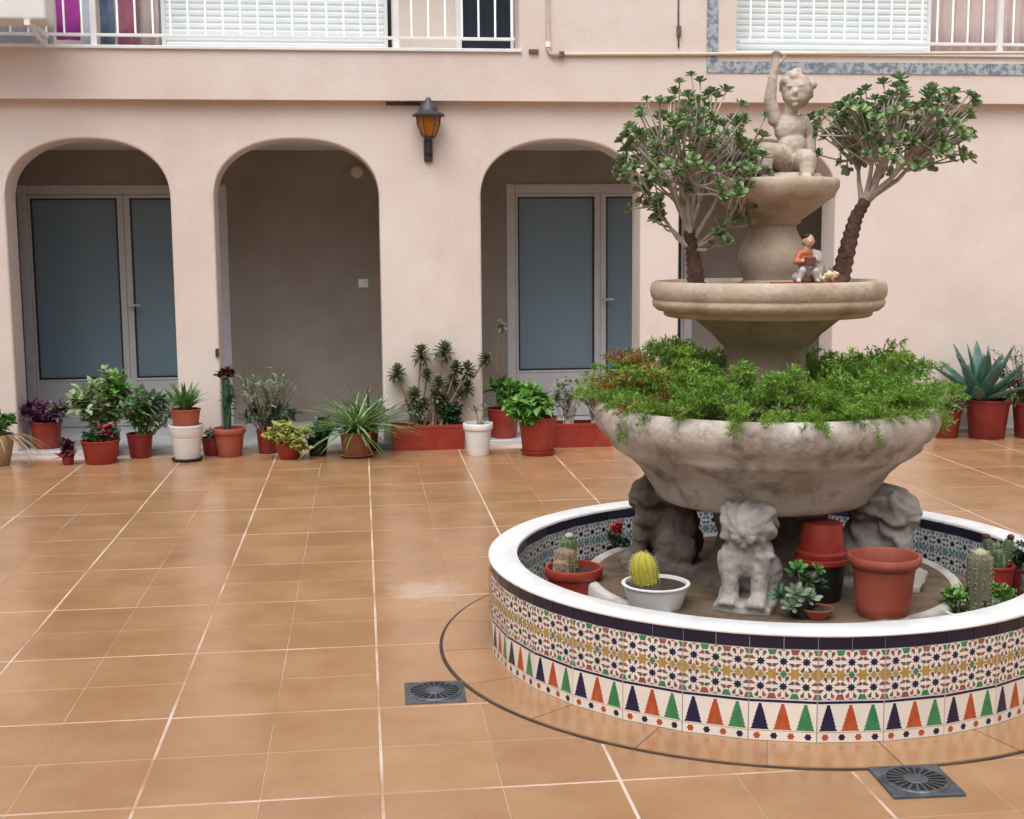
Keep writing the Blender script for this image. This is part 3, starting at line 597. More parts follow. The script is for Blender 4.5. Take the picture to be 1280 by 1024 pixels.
# cherub: one continuous body, seated, one arm raised
def cherub():
    mb = MB()
    def limb(pts, rad, n=10):
        for (a, b, ra, rb) in zip(pts, pts[1:], rad, rad[1:]):
            a, b = Vector(a), Vector(b); L = (b - a).length; k = max(2, int(L / (.5 * min(ra, rb))))
            for i in range(k + 1): mb.ell(a.lerp(b, i / k), ra + (rb - ra) * i / k, n, 7)
    mb.ell((.035, .0, .065), (.068, .06, .058)); mb.ell((.07, .02, .055), (.045, .045, .05))           # hips, buttock
    mb.ell((.03, -.012, .12), (.056, .052, .055)); mb.ell((.022, -.008, .18), (.060, .046, .056)); mb.ell((.018, -.03, .115), (.045, .036, .042))
    limb([(.02, -.004, .215), (.026, -.01, .255)], [.028, .026])
    mb.ell((.045, -.012, .315), (.056, .06, .064)); mb.ell((.022, -.04, .295), (.033, .03, .034)); mb.ell((.045, -.045, .292), (.03, .025, .028))
    mb.ell((.018, -.071, .305), (.009, .010, .012), 8, 6); mb.ell((.02, -.064, .279), (.015, .009, .006), 8, 6); mb.ell((.022, -.058, .262), (.014, .012, .010), 8, 6)
    mb.ell((.002, -.058, .327), (.014, .008, .006), 8, 6); mb.ell((.04, -.066, .329), (.014, .008, .006), 8, 6); mb.ell((.1, -.01, .305), (.008, .014, .018), 8, 6)
    for k in range(46):                                                                               # curls
        d = ball_dir(-.1)
        if d.y < -.35 and d.z < .55: continue
        mb.ell((.05 + d.x * .056, -.006 + d.y * .058, .325 + d.z * .058), .0155, 7, 5)
    limb([(-.035, -.008, .215), (-.055, -.012, .285), (-.05, -.02, .35)], [.027, .024, .018]); limb([(-.05, -.02, .35), (-.042, -.022, .40)], [.018, .014])
    mb.ell((-.04, -.022, .412), (.018, .010, .018))
    for i, (dx, L) in enumerate(((-.014, .022), (-.005, .028), (.004, .027), (.012, .021))): limb([(-.04 + dx, -.022, .425), (-.04 + dx * 1.2, -.026, .425 + L * .6), (-.04 + dx * 1.2, -.034, .425 + L)], [.0052, .005, .0045], 7)
    limb([(-.024, -.026, .408), (-.014, -.034, .424), (-.012, -.036, .434)], [.006, .0055, .005], 7)
    limb([(.072, 0, .21), (.105, .01, .155), (.098, -.03, .105)], [.027, .022, .017]); mb.ell((.092, -.045, .09), (.015, .02, .011))
    for i in range(4): limb([(.082 + .007 * i, -.055, .087), (.078 + .007 * i, -.075 + .003 * abs(i - 1), .078)], [.0055, .005], 7)
    limb([(.078, -.05, .09), (.068, -.06, .086)], [.006, .005], 7)
    limb([(.0, -.03, .06), (-.055, -.075, .085), (-.10, -.10, .095)], [.048, .042, .034]); limb([(-.10, -.10, .095), (-.105, -.115, .04), (-.10, -.12, .0)], [.034, .03, .02]); mb.ell((-.108, -.138, -.003), (.02, .035, .014))
    limb([(.06, -.03, .055), (.05, -.10, .065), (.045, -.14, .06)], [.047, .04, .033]); limb([(.045, -.14, .06), (.04, -.15, .02), (.035, -.15, .0)], [.033, .028, .02]); mb.ell((.03, -.168, .0), (.02, .032, .013))
    for fx, fy in ((-.108, -.17), (.03, -.198)):
        for i in range(5): mb.ell((fx + (i - 2) * .008, fy + .002 * abs(i - 1), -.006), (.0055, .009, .006), 6, 5)
    mb.lathe([(0, -.015), (.12, -.015), (.125, 0), (.11, .02), (0, .022)], 20, (.02, -.02))
    return sculpt(mb, 'stone_statue', .0042, 2, nz=.0012, nscale=60)
put('cherub_statue', cherub(), ft, (.035, .03, 1.712))

# floor drains
def drain(loc, rz, label):
    t = thing('floor_drain', label, 'drain', loc, 'floor drains by the fountain', rz)
    mb = MB(); mb.box((-.1, -.1, -.004), (.1, .1, .0055), 0); bevel(mb.build('frame', 'drain_metal', t), .002)
    mb = MB(); mb.disc(.086, .0065, 36); mb.build('well', 'drain_dark', t)
    mb = MB(); mb.lathe([(.0, .0115), (.03, .0115), (.033, .0095), (.033, .007)], 24); mb.lathe([(.08, .007), (.081, .0105), (.089, .0105), (.092, .006)], 40)
    for k in range(20):
        a = 2 * PI * k / 20; c_, s_ = math.cos(a), math.sin(a); w0, w1 = .0022, .0042
        q = [(.031, -w0), (.083, -w1), (.083, w1), (.031, w0)]
        mb.add([(x * c_ - y * s_, x * s_ + y * c_, .0098) for x, y in q], [(0, 1, 2, 3)])
    mb.build('grate', 'drain_metal', t)
drain((.215, 4.117, .0005), R(-1), 'square metal drain with round grate lying out among the floor tiles'); drain((1.49, 3.215, .0035), R(-2), 'square metal drain with round grate cutting the dark ring joint')

# ================================================================== PLANTS
def pot_prof(r, h, kind='pot'):
    if kind == 'pot': return [(0, 0), (r * .70, 0), (r * .72, .004), (r * .90, h * .80), (r * .97, h * .805), (r, h * .83), (r, h * .985), (r * .985, h), (r * .90, h), (r * .87, h * .9), (r * .86, h * .86)]
    if kind == 'plain': return [(0, 0), (r * .74, 0), (r * .77, .006), (r * .95, h * .93), (r * 1.0, h * .94), (r, h * .99), (r * .97, h), (r * .90, h * .99), (r * .88, h * .86)]
    if kind == 'roll': return [(0, 0), (r * .66, 0), (r * .68, .006), (r * .72, h * .12), (r * .735, h * .14), (r * .73, h * .2), (r * .84, h * .8), (r * .93, h * .84), (r * .99, h * .89), (r, h * .95), (r * .97, h), (r * .91, h), (r * .86, h * .95), (r * .81, h * .78), (r * .66, h * .06), (0, h * .05)]
    if kind == 'bowl': return [(0, 0), (r * .6, 0), (r * .64, .005), (r * .86, h * .5), (r * .96, h * .85), (r, h * .9), (r, h), (r * .93, h), (r * .9, h * .86)]
    if kind == 'ribbed': return [(0, 0), (r * .70, 0), (r * .72, .005), (r * .84, h * .58), (r * .86, h * .6), (r * .86, h * .64), (r * .9, h * .66), (r * .97, h * .93), (r, h * .94), (r, h), (r * .93, h), (r * .9, h * .88)]
def pot(t, r, h, m, kind='pot', z=0, soil=True, name='pot', c=(0, 0), lab=None):
    mb = MB(); mb.lathe([(a, b + z) for a, b in pot_prof(r, h, kind)], 32, c); o = mb.build(name, m, t, angle=42)
    if soil: mb = MB(); mb.disc(r * .9, z + h * .87, 20, c, hump=.006); mb.build('soil', 'soil', t)
    return o
def trough(t, L, Dp, h, m):
    mb = MB(); a, b = L / 2, Dp / 2; k = .93
    vs = []
    for f, z in ((k, 0), (1, h * .86), (1.03, h * .87), (1.03, h), (.985, h), (.96, h * .84)):
        xa, ya = a - (1 - f) * Dp * .6, b * f; vs += [(-xa, -ya, z), (xa, -ya, z), (xa, ya, z), (-xa, ya, z)]
    fs = [(3, 2, 1, 0)] + [(4 * i + j, 4 * i + (j + 1) % 4, 4 * i + 4 + (j + 1) % 4, 4 * i + 4 + j) for i in range(5) for j in range(4)]
    mb.add(vs, fs); o = mb.build('trough', m, t); bevel(o, .006)
    mb = MB(); mb.add([(-a * .98, -b * .97, h * .88), (a * .98, -b * .97, h * .88), (a * .98, b * .97, h * .88), (-a * .98, b * .97, h * .88)], [(0, 1, 2, 3)]); mb.build('soil', 'soil', t)
OB = ((0, .22), (.3, .62), (.68, 1), (.9, .75), (1, .1)); LAN = ((0, .5), (.25, 1), (.65, .75), (1, 0)); OV = ((0, .15), (.3, .95), (.65, .9), (1, 0)); STRAP = ((0, .7), (.2, 1), (.45, .95), (.7, .75), (.88, .45), (1, 0))
def bush(t, c, rad, n, L, W, m, shape=OV, stems=10, sm='stem_green', name='foliage', up=.35, hollow=.35, bend=.3, z0=None):
    """leaves set on stems all through an uneven crown"""
    n = int(n * 1.75); L *= 1.12; W *= 1.12; c = Vector(c); z0 = c.z - rad[2] if z0 is None else z0; mb = MB(); ms = MB(); tips = []
    for k in range(stems):
        d = ball_dir(-.25); e = c + Vector((d.x * rad[0], d.y * rad[1], d.z * rad[2])) * U(.65, 1.12)
        b = Vector((c.x + U(-.3, .3) * rad[0], c.y + U(-.3, .3) * rad[1], z0)); mid = b.lerp(e, .5) + Vector((U(-.02, .02), U(-.02, .02), .02))
        pts = [b, b.lerp(mid, .5), mid, mid.lerp(e, .5) + Vector((0, 0, .008)), e]; ms.tube(pts, [.004, .0035, .003, .0024, .0014], 5); tips.append(pts)
    for k in range(n):
        pts = rnd.choice(tips); i = rnd.choice((1, 2, 2, 3, 3, 3)); p = pts[i].lerp(pts[i + 1], U(0, 1)) if i < 4 else pts[4]
        p = p + ball_dir(-1) * U(.0, min(rad) * hollow)
        d = ball_dir(-.5); d = (d + Vector((0, 0, up))).normalized(); s = U(.65, 1.2)
        mb.leaf(p, d, Vector((U(-.5, .5), U(-.5, .5), 1)), L * s, W * s, U(0, bend * 2), shape, U(.05, .25))
    ms.build('stem', sm, t, True); return mb.build(name, m, t)
def straps(t, c, n, L, W, m, el=(35, 85), bend=(.3, .9), name='leaves', shape=STRAP, jit=.02):
    mb = MB()
    for k in range(n):
        a = 2 * PI * (k + U(0, .7)) / n * 3.0; e = R(U(*el)); d = Vector((math.cos(a) * math.cos(e), math.sin(a) * math.cos(e), math.sin(e)))
        mb.leaf(Vector(c) + Vector((U(-jit, jit), U(-jit, jit), 0)), d, Vector((0, 0, 1)) if e < 1.45 else Vector((1, 0, 0)), L * U(.7, 1.15), W * U(.8, 1.2), U(*bend), shape, .22)
    return mb.build(name, m, t, True)
def rosette_mesh(n, L, W, m, open_=.75, heart=None, nm='rosette', thick=.002):
    mb = MB()
    for k in range(n):
        t = k / n; a = k * 2.39996; e = open_ * (1 - t) ; e = R(8) + (PI / 2 - R(8)) * (t ** 1.2) * (1 - .35 * open_) 
        d = Vector((math.cos(a) * math.cos(e), math.sin(a) * math.cos(e), math.sin(e))); s = 1 - .45 * t
        mb.leaf(Vector((0, 0, .004 * t)), d, Vector((0, 0, 1)), L * s * U(.85, 1.1), W * s, -.12, OB, .12, 1 if heart and t > .65 else 0, thick)
    return mb.mesh(nm, [m, heart] if heart else m, True)
def toward(d): return Vector((0, 0, 1)).rotation_difference(Vector(d).normalized())

# jade trees in the upper bowl
jm = [rosette_mesh(11, .036, .023, 'jade') for _ in range(4)]
def jade_tree(loc, trunk, crown_c, crown_r, ntips, label, seed, tr, extra=()):
    global rnd; rnd = random.Random(seed)
    t = thing('jade_plant', label, 'plant', loc); L0 = Vector(loc)
    pts = [Vector(p) - L0 for p in trunk]; cc = Vector(crown_c) - L0; cr = Vector(crown_r)
    dense = []; rad = []
    for i in range(len(pts) - 1):
        for k in range(6):
            f = k / 6; dense.append(pts[i].lerp(pts[i + 1], f)); q = (i + f) / (len(pts) - 1); rad.append((tr * (1 - .42 * q)) * (1 + .10 * ((k % 2) * 2 - 1)) * (1.25 if q < .06 else 1))
    dense.append(pts[-1]); rad.append(tr * .55)
    mb = MB(); mb.tube(dense, rad, 12); mb.build('trunk', 'bark', t, True)
    fork = pts[-1]; mains = []; mt = MB()
    for k in range(9):                                            # main limbs
        a = 2 * PI * k / 9 + U(-.25, .25); ph = U(.25, .95)
        e = cc + Vector((math.cos(a) * cr.x * ph * .62, math.sin(a) * cr.y * ph * .62, U(-.35, .15) * cr.z))
        s = fork if k % 3 else pts[-2].lerp(fork, U(.3, .9)); m1 = s.lerp(e, .45) + Vector((U(-.012, .012), U(-.012, .012), -.02))
        mains.append([s, m1, e]); mt.tube([s, s.lerp(m1, .5), m1, m1.lerp(e, .5), e], [tr * .36, tr * .28, tr * .22, tr * .18, tr * .14], 7)
    low = [Vector(e_) - L0 for e_ in extra]
    for e_ in low: mains.append([pts[-2], pts[-2].lerp(e_, .5) + Vector((0, 0, -.02)), e_]); mt.tube([pts[-2], mains[-1][1], e_], [.008, .006, .004], 6)
    for k in range(ntips + 7 * len(low)):
        d = ball_dir(-.62); q = U(.70, 1.06) if k % 4 else U(.4, .75)
        q *= 1 + .16 * noise.noise(d * 2.3 + Vector((seed, 0, 0)))
        tip = cc + Vector((d.x * cr.x * q, d.y * cr.y * q, d.z * cr.z * q))
        if k >= ntips: tip = low[(k - ntips) // 7] + ball_dir(-1) * U(.02, .055)
        mm = min(mains, key=lambda m_: (m_[2] - tip).length + (m_[1] - tip).length * .3); f = U(.2, 1); b = mm[1].lerp(mm[2], f)
        md = b.lerp(tip, .5) + Vector((U(-.015, .015), U(-.015, .015), -.012 + U(0, .01)))
        mt.tube([b, b.lerp(md, .55), md, tip], [.0050, .0042, .0035, .0028], 5)
        put('rosette', rnd.choice(jm), t, tip, toward((tip - md).normalized() + Vector((0, 0, .5))) @ Quaternion((0, 0, 1), U(0, 6)), U(.75, 1.2))
    mt.build('branches', 'twig', t, True)
jade_tree((1.735, 4.52, 1.325), [(1.735, 4.52, 1.318), (1.752, 4.52, 1.40), (1.775, 4.52, 1.50), (1.795, 4.52, 1.575), (1.83, 4.52, 1.635)], (1.95, 4.53, 1.865), (.285, .25, .19), 205, 'jade plant tree with dark ringed leaning trunk in the upper bowl', 11, .036)
jade_tree((1.200, 4.50, 1.325), [(1.200, 4.50, 1.318), (1.190, 4.50, 1.40), (1.180, 4.50, 1.46), (1.168, 4.50, 1.53)], (1.195, 4.52, 1.775), (.29, .25, .275), 235, 'jade plant tree with upright trunk and drooping side branch in the upper bowl', 23, .033, ((1.06, 4.46, 1.585), (1.27, 4.42, 1.50), (1.36, 4.45, 1.60), (1.02, 4.5, 1.66), (1.40, 4.5, 1.68)))

# feathery asparagus fern filling the lower bowl
rnd = random.Random(5)
fern = thing('asparagus_fern', 'bright green feathery asparagus fern filling the lower stone bowl', 'plant', (FC[0] - .03, FC[1], .87))
def frond_mesh(m, L=.235):
    mb = MB(); pts = []; p = Vector((0, 0, 0)); d = Vector((U(-.1, .1), 0, 1)).normalized(); n = 10
    for k in range(n + 1): pts.append(p.copy()); p = p + d * (L / n); d = (d + Vector((.13, U(-.06, .06), -.02))).normalized()
    mb.tube(pts, [.0013] * (n + 1), 3, 0)
    for k in range(2, n + 1):
        for s in range(6):
            a = U(0, 6.28); q = Vector((math.cos(a), math.sin(a), U(.1, .7))).normalized(); ln = L * .17 * (1.15 - .6 * k / n)
            b = pts[k] + Vector((U(-.004, .004),) * 3)
            for j in range(6):
                bb = b + q * (ln * (j + 1) / 6); dd = (q * .8 + ball_dir(-1) * .8).normalized(); mb.leaf(bb, dd, ball_dir(-1), U(.012, .020), .0036, .1, ((0, .6), (.5, 1), (1, 0)), .1)
    return mb.mesh('frond', m)
fm = [frond_mesh('fern') for _ in range(6)]; fd = [frond_mesh('fern_dry') for _ in range(2)]
for k in range(286):
    a = (k * 2.39996 + U(-.15, .15)) % (2 * PI); r_ = .14 + .385 * math.sqrt(U(0, 1)); edge = r_ > .425
    lean = U(.1, .7) if not edge else U(.35, 1.0)
    d = Vector((math.cos(a + U(-.4, .4)) * math.sin(lean), math.sin(a + U(-.4, .4)) * math.sin(lean), math.cos(lean)))
    dry = 2.5 < a < 3.7 and .2 < r_ < .46 and U(0, 1) < .42
    q = toward(d) @ Quaternion((0, 0, 1), 0)
    x_ = q @ Vector((1, 0, 0)); tgt = Vector((math.cos(a), math.sin(a), -.4)); ax = d; tgt = (tgt - ax * tgt.dot(ax)).normalized(); ang = math.atan2(ax.dot(x_.cross(tgt)), x_.dot(tgt)); q = Quaternion(ax, ang) @ q
    put('frond', rnd.choice(fd if dry else fm), fern, (r_ * math.cos(a), r_ * math.sin(a), 0), q, U(.85, 1.2) * (1.2 if r_ < .32 else 1.06 if not edge else .80))
for a, n in ((R(205), 3), (R(285), 2), (R(-22), 4), (R(318), 1)):    # trails hanging over the lip
    for k in range(n):
        b = a + U(-.09, .09); q = Quaternion((0, 0, 1), b) @ Quaternion((0, 1, 0), R(U(105, 125)))
        put('frond', rnd.choice(fm), fern, (.567 * math.cos(b), .567 * math.sin(b), .05), q, U(.4, .62))

# figurine on the upper bowl
fg = thing('figurine', 'small painted figurine of a seated musician on a red base in the upper bowl', 'figurine', (1.53, 4.30, 1.330)); fg.scale = (1.12,) * 3
mb = MB(); mb.box((-.10, -.045, 0), (.115, .05, .016)); bevel(mb.build('base', 'red_plastic', fg), .004)
def lumps(L, m, v=.0035): 
    mb = MB()
    for c, r_ in L: mb.ell(c, r_, 10, 7)
    return sculpt(mb, m, v, 1)
body = [((0, 0, .05), (.028, .024, .03)), ((.002, 0, .08), (.026, .02, .028)), ((0, -.002, .105), (.022, .016, .015)), ((.004, -.004, .122), (.01, .01, .012))]
def chain(a, b, ra, rb, n=7): return [(tuple(Vector(a).lerp(Vector(b), i / n)), ra + (rb - ra) * i / n) for i in range(n + 1)]
legs = chain((-.012, -.01, .045), (-.022, -.038, .052), .015, .012) + chain((-.022, -.038, .052), (-.034, -.036, .022), .012, .008) + chain((.014, -.01, .045), (.02, -.04, .05), .015, .012) + chain((.02, -.04, .05), (.024, -.036, .022), .012, .008) + [((-.036, -.043, .02), (.008, .013, .006)), ((.026, -.044, .02), (.008, .013, .006))]
arms = chain((-.02, -.004, .104), (-.036, -.014, .078), .009, .0075) + chain((-.036, -.014, .078), (-.014, -.032, .082), .0075, .006) + chain((.024, -.004, .104), (.036, -.014, .08), .009, .0075) + chain((.036, -.014, .08), (.016, -.034, .088), .0075, .006)
head = [((.007, -.006, .142), (.0165, .0175, .02)), ((.005, -.024, .139), (.004, .005, .005)), ((.006, -.02, .131), (.007, .004, .003)), ((-.01, -.004, .141), (.004, .004, .006)), ((.024, -.004, .141), (.004, .004, .006))]
put('body', lumps(body + legs + arms + head, 'figure_white'), fg)
put('face', lumps([(c, tuple(x * 1.06 for x in (r_ if hasattr(r_, '__len__') else (r_,) * 3))) for c, r_ in head], 'figure_skin', .0025), fg)
put('hair', lumps([((.008, .002, .150), (.0195, .0195, .016)), ((.008, .008, .142), (.019, .014, .018)), ((-.002, -.012, .158), (.011, .009, .006))], 'figure_black', .003), fg)
put('jacket', lumps([(c, tuple(x * 1.1 for x in r_)) for c, r_ in body[1:3]] + [(c, r_ * 1.18) for c, r_ in arms[:13]], 'figure_orange', .003), fg)
mb = MB(); mb.box((-.016, -.05, .066), (.016, -.03, .094)); o = mb.build('instrument', 'figure_brown', fg); bevel(o, .003)
put('seat', lumps([((0, .012, .03), (.04, .028, .022)), ((.03, .02, .07), (.022, .018, .05)), ((.038, .022, .045), (.03, .02, .03)), ((.045, .02, .085), (.018, .014, .03))], 'figure_white', .004), fg)
mb = MB()
for k in range(26): mb.ell((.055 + U(-.025, .042), -.02 + U(-.018, .02), .022 + U(0, .022)), U(.006, .010), 7, 5)
mb.build('flowers', 'figure_cream', fg, True)
mb = MB()
for k in range(14): mb.leaf((.07 + U(-.03, .03), .02, .016), (U(-.5, .5), U(-.4, .2), 1), (0, -1, 0), U(.03, .06), .010, .2, OV)
mb.build('leaves', 'leaf_greygreen', fg)

# ---- pots and cacti in the basin
def potted(name, label, loc, cat='potted plant', group=None): return thing(name, label, cat, loc, group)
t = potted('plant_pot', 'empty terracotta pot with a rolled rim standing on the fountain plinth', (1.71, 3.985, PZ + .001), 'pot'); pot(t, .122, .205, 'terracotta_red', 'roll', soil=False)
t = potted('potted_cactus', 'small brown cactus in a red pot inside the tiled basin', (.765, 4.60, .116)); pot(t, .108, .175, 'red_plastic', 'pot')
def cactus(t, c, r_, h, ribs, m, sp='spines', nsp=5, lean=(0, 0), top=.8):
    mb = MB(); k = 14; n = ribs * 4; vs = []
    for i in range(k + 1):
        f = i / k; rr = r_ * (math.sqrt(max(0, 1 - max(0, (f - top) / (1 - top)) ** 2)) if f > top else 1) * (.86 + .14 * math.sin(min(1, f * 1.6) * PI / 2)); 
        for j in range(n):
            a = 2 * PI * j / n; q = rr * (1 + .16 * math.cos(a * ribs)); vs.append((c[0] + lean[0] * f * h + q * math.cos(a), c[1] + lean[1] * f * h + q * math.sin(a), c[2] + h * f))
    mb.add(vs, [(i * n + j, i * n + (j + 1) % n, (i + 1) * n + (j + 1) % n, (i + 1) * n + j) for i in range(k) for j in range(n)]); mb.build('stem', m, t, True)
    ms = MB()
    for i in range(1, k):
        f = (i + .5) / k; rr = r_ * (math.sqrt(max(0, 1 - max(0, (f - top) / (1 - top)) ** 2)) if f > top else 1)
        for rb in range(ribs):
            a = 2 * PI * rb / ribs; p = Vector((c[0] + lean[0] * f * h + rr * 1.14 * math.cos(a), c[1] + lean[1] * f * h + rr * 1.14 * math.sin(a), c[2] + h * f))
            for s in range(nsp):
                d = (Vector((math.cos(a), math.sin(a), .1)) + ball_dir(-1) * .9).normalized(); ms.leaf(p, d, ball_dir(-1), U(.006, .012), .0013, 0, ((0, 1), (1, .1)), 0)
    ms.build('spines', sp, t)
cactus(t, (-.035, 0, .15), .034, .10, 9, 'cactus_brown', lean=(.05, 0)); cactus(t, (-.015, .02, .15), .028, .135, 9, 'cactus_green'); cactus(t, (-.05, -.03, .15), .022, .06, 8, 'cactus_brown')
mb = MB(); mb.ell((-.012, .02, .288), (.018, .018, .012)); mb.build('woolly_top', 'cactus_pale', t, True)
t = potted('potted_cactus', 'yellow green ball cactus in a white bowl on the fountain plinth', (.985, 4.20, PZ - .002)); pot(t, .118, .085, 'white_plastic', 'plain')
cactus(t, (-.03, .02, .065), .042, .125, 12, 'cactus_yellow', nsp=7, top=.45, lean=(-.12, 0))
t = potted('potted_cactus', 'tall ribbed columnar cactus in a wide white bowl', (2.065, 4.01, .116)); pot(t, .125, .125, 'white_plastic', 'bowl')
cactus(t, (-.005, 0, .10), .037, .235, 11, 'cactus_column', nsp=6, top=.8); mb = MB(); mb.ell((-.005, 0, .318), (.026, .026, .018)); mb.build('woolly_top', 'cactus_pale', t, True)
bush(t, (-.075, .03, .155), (.05, .05, .035), 90, .026, .014, 'leaf_bright', stems=6, z0=.11); bush(t, (.07, .02, .155), (.06, .05, .04), 110, .026, .014, 'leaf_bright', stems=7, z0=.11); bush(t, (.03, -.03, .135), (.07, .03, .03), 60, .02, .012, 'jade_grey', stems=5, z0=.11)
t = potted('potted_cactus', 'dark finger cactus with red tips in a red pot by the basin wall', (2.335, 4.42, .116)); pot(t, .068, .17, 'red_plastic', 'plain')
for x, y, h, ln in ((-.02, 0, .13, (-.15, 0)), (.025, .01, .125, (.25, 0)), (0, -.02, .09, (-.1, -.1)), (.005, .03, .10, (.05, .1)), (-.035, .01, .08, (-.2, 0))): cactus(t, (x, y, .145), .017, h, 6, 'cactus_green', nsp=3, lean=ln)
for cx_, cz_ in ((-.04, .275), (.056, .270)): mb = MB(); mb.ell((cx_, .005, cz_), (.014, .014, .012), 8, 6); mb.build('red_tip', 'leaf_maroon', t, True)
t = potted('potted_succulent', 'dark leafy succulent at the end of the basin beyond the finger cactus', (2.46, 4.48, .116)); pot(t, .055, .14, 'dark_red_plastic', 'plain'); bush(t, (0, 0, .19), (.07, .06, .05), 120, .035, .012, 'leaf_dark', stems=9, z0=.12)
t = potted('pot_stack', 'upside-down red pot stacked on a black pot under the big bowl', (1.575, 4.20, PZ + .001), 'pot'); pot(t, .088, .135, 'black_plastic', 'plain', soil=False, name='black_pot')
mb = MB(); mb.lathe([(0, .130), (.088, .130), (.094, .136), (.094, .150), (.088, .154), (.090, .158), (.090, .172), (.084, .178), (.08, .179), (.068, .268), (.066, .273), (0, .275)], 32); mb.build('red_pot', 'red_plastic', t, angle=40)
t = potted('potted_succulent', 'dark green rosette succulent in front of the pale lion support', (1.435, 4.0, PZ + .001)); pot(t, .055, .035, 'terracotta', 'bowl', c=(.045, -.02)); pot(t, .05, .07, 'black_plastic', 'plain', name='inner_pot')
sg = rosette_mesh(16, .052, .018, 'leaf_greygreen', nm='rosette'); sg2 = rosette_mesh(12, .042, .02, 'leaf_green', nm='rosette'); sg3 = rosette_mesh(16, .05, .016, 'leaf_dark')
mb = MB()
for x, y, z, me_, s in ((-.03, -.03, .085, sg, 1), (-.07, 0, .07, sg3, 1.0), (.01, -.03, .07, sg, .9), (.02, 0, .12, sg3, .95), (-.015, .0, .165, sg2, .95), (.05, .0, .155, sg2, .85), (-.01, .02, .13, sg3, 1), (-.05, -.04, .05, sg, .9), (.06, .02, .10, sg3, .9)):
    mb.tube([(0, 0, .055), (x * .5, y * .5, z * .6 + .02), (x, y, z)], [.006, .005, .0045], 6); put('rosette', me_, t, (x, y, z), toward((x * 4, y * 4 - .25, .4)), s)
mb.build('stem', 'stem_brown', t, True)
t = potted('potted_flower', 'small red flower in a dark pot behind the fountain lion', (1.035, 5.10, .116)); pot(t, .05, .12, 'black_plastic', 'plain'); bush(t, (0, 0, .15), (.045, .045, .04), 60, .03, .016, 'leaf_dark', stems=5, z0=.1); bush(t, (0, -.01, .205), (.025, .025, .022), 40, .022, .018, 'flower_red', name='petals', stems=4, z0=.1)

# ---- the row along the facade
rnd = random.Random(77)
ST = .0355
t = potted('potted_plant', 'straw basket planter with green leaves and dried trailing stems', (-2.56, 9.15, .0005)); mb = MB(); mb.lathe([(0, 0), (.09, 0), (.10, .01), (.125, .13), (.135, .2), (.13, .215), (.118, .21), (.11, .15)], 28, wob=.03); mb.build('basket', 'wicker', t, angle=50); mb = MB(); mb.disc(.115, .17, 20); mb.build('soil', 'soil', t)
bush(t, (0, 0, .29), (.14, .11, .09), 170, .07, .028, 'leaf_green', stems=14, z0=.17); mb = MB()
for k in range(26):
    a = U(3.3, 6.4); b = Vector((.12 * math.cos(a), .12 * math.sin(a), .21)); mb.leaf(b, (math.cos(a), math.sin(a), .25), (0, 0, 1), U(.16, .26), .012, U(.7, 1.2), STRAP)
mb.build('dry_leaves', 'leaf_dry', t)
t = potted('potted_plant', 'purple leafy plant in a red pot on the arcade step', (-2.325, 9.66, ST)); pot(t, .118, .20, 'red_plastic', 'plain'); bush(t, (-.03, -.02, .25), (.20, .12, .075), 260, .075, .026, 'leaf_purple', stems=22, z0=.18); bush(t, (.09, -.03, .26), (.09, .09, .06), 70, .06, .025, 'leaf_variegated', stems=8, z0=.18)
t = potted('potted_plant', 'tall variegated bush with pale leaf edges beside the left glass door', (-1.86, 9.42, .0005)); pot(t, .11, .19, 'dark_red_plastic', 'plain'); bush(t, (0, 0, .38), (.21, .15, .20), 330, .07, .042, 'leaf_variegated', stems=26, z0=.17); bush(t, (.06, -.02, .49), (.10, .10, .13), 130, .06, .04, 'leaf_bright', stems=10, z0=.2)
t = potted('potted_plant', 'pink and dark green succulents in a low red bowl pot', (-1.835, 9.11, .0005)); pot(t, .135, .165, 'red_plastic', 'plain'); bush(t, (0, 0, .185), (.12, .10, .05), 130, .05, .024, 'leaf_dark', stems=10, z0=.14); bush(t, (.05, -.02, .215), (.07, .06, .04), 70, .04, .024, 'leaf_pink', stems=7, z0=.14)
t = potted('potted_plant', 'bushy grey green plant in a dark red pot behind the low bowl', (-1.60, 9.32, .0005)); pot(t, .095, .175, 'dark_red_plastic', 'plain'); bush(t, (.05, 0, .33), (.19, .14, .15), 330, .075, .024, 'leaf_greygreen', stems=24, z0=.16); bush(t, (.02, -.03, .35), (.13, .09, .13), 170, .07, .022, 'leaf_green', stems=14, z0=.16)
t = potted('potted_plant', 'maroon trailing plant in a tiny pot touching the low red bowl', (-2.05, 9.07, .0005)); pot(t, .045, .06, 'dark_red_plastic', 'plain'); bush(t, (0, 0, .10), (.055, .05, .085), 100, .045, .02, 'leaf_maroon', stems=9, z0=.05); bush(t, (-.01, -.02, .05), (.07, .05, .045), 50, .04, .02, 'leaf_pink', stems=6, z0=.05)
t = potted('plant_pot', 'white ribbed pot with a dark saucer holding up a terracotta pot', (-1.245, 9.12, .0005), 'pot'); pot(t, .122, .245, 'white_plastic', 'ribbed', z=.012, soil=False); mb = MB(); mb.lathe([(0, 0), (.1, 0), (.112, .02), (.1, .022), (0, .012)], 28); mb.build('saucer', 'black_plastic', t, angle=40); mb = MB(); mb.disc(.113, .232, 24); mb.build('lid', 'white_plastic', t)
t = potted('potted_plant', 'spiky green plant in a terracotta pot standing on the white pot', (-1.245, 9.12, .233)); pot(t, .108, .135, 'terracotta', 'plain'); straps(t, (0, 0, .11), 46, .22, .026, 'leaf_green', (48, 86), (.05, .5)); straps(t, (0, 0, .11), 14, .19, .024, 'spider', (55, 86), (.05, .4), name='pale_leaves')
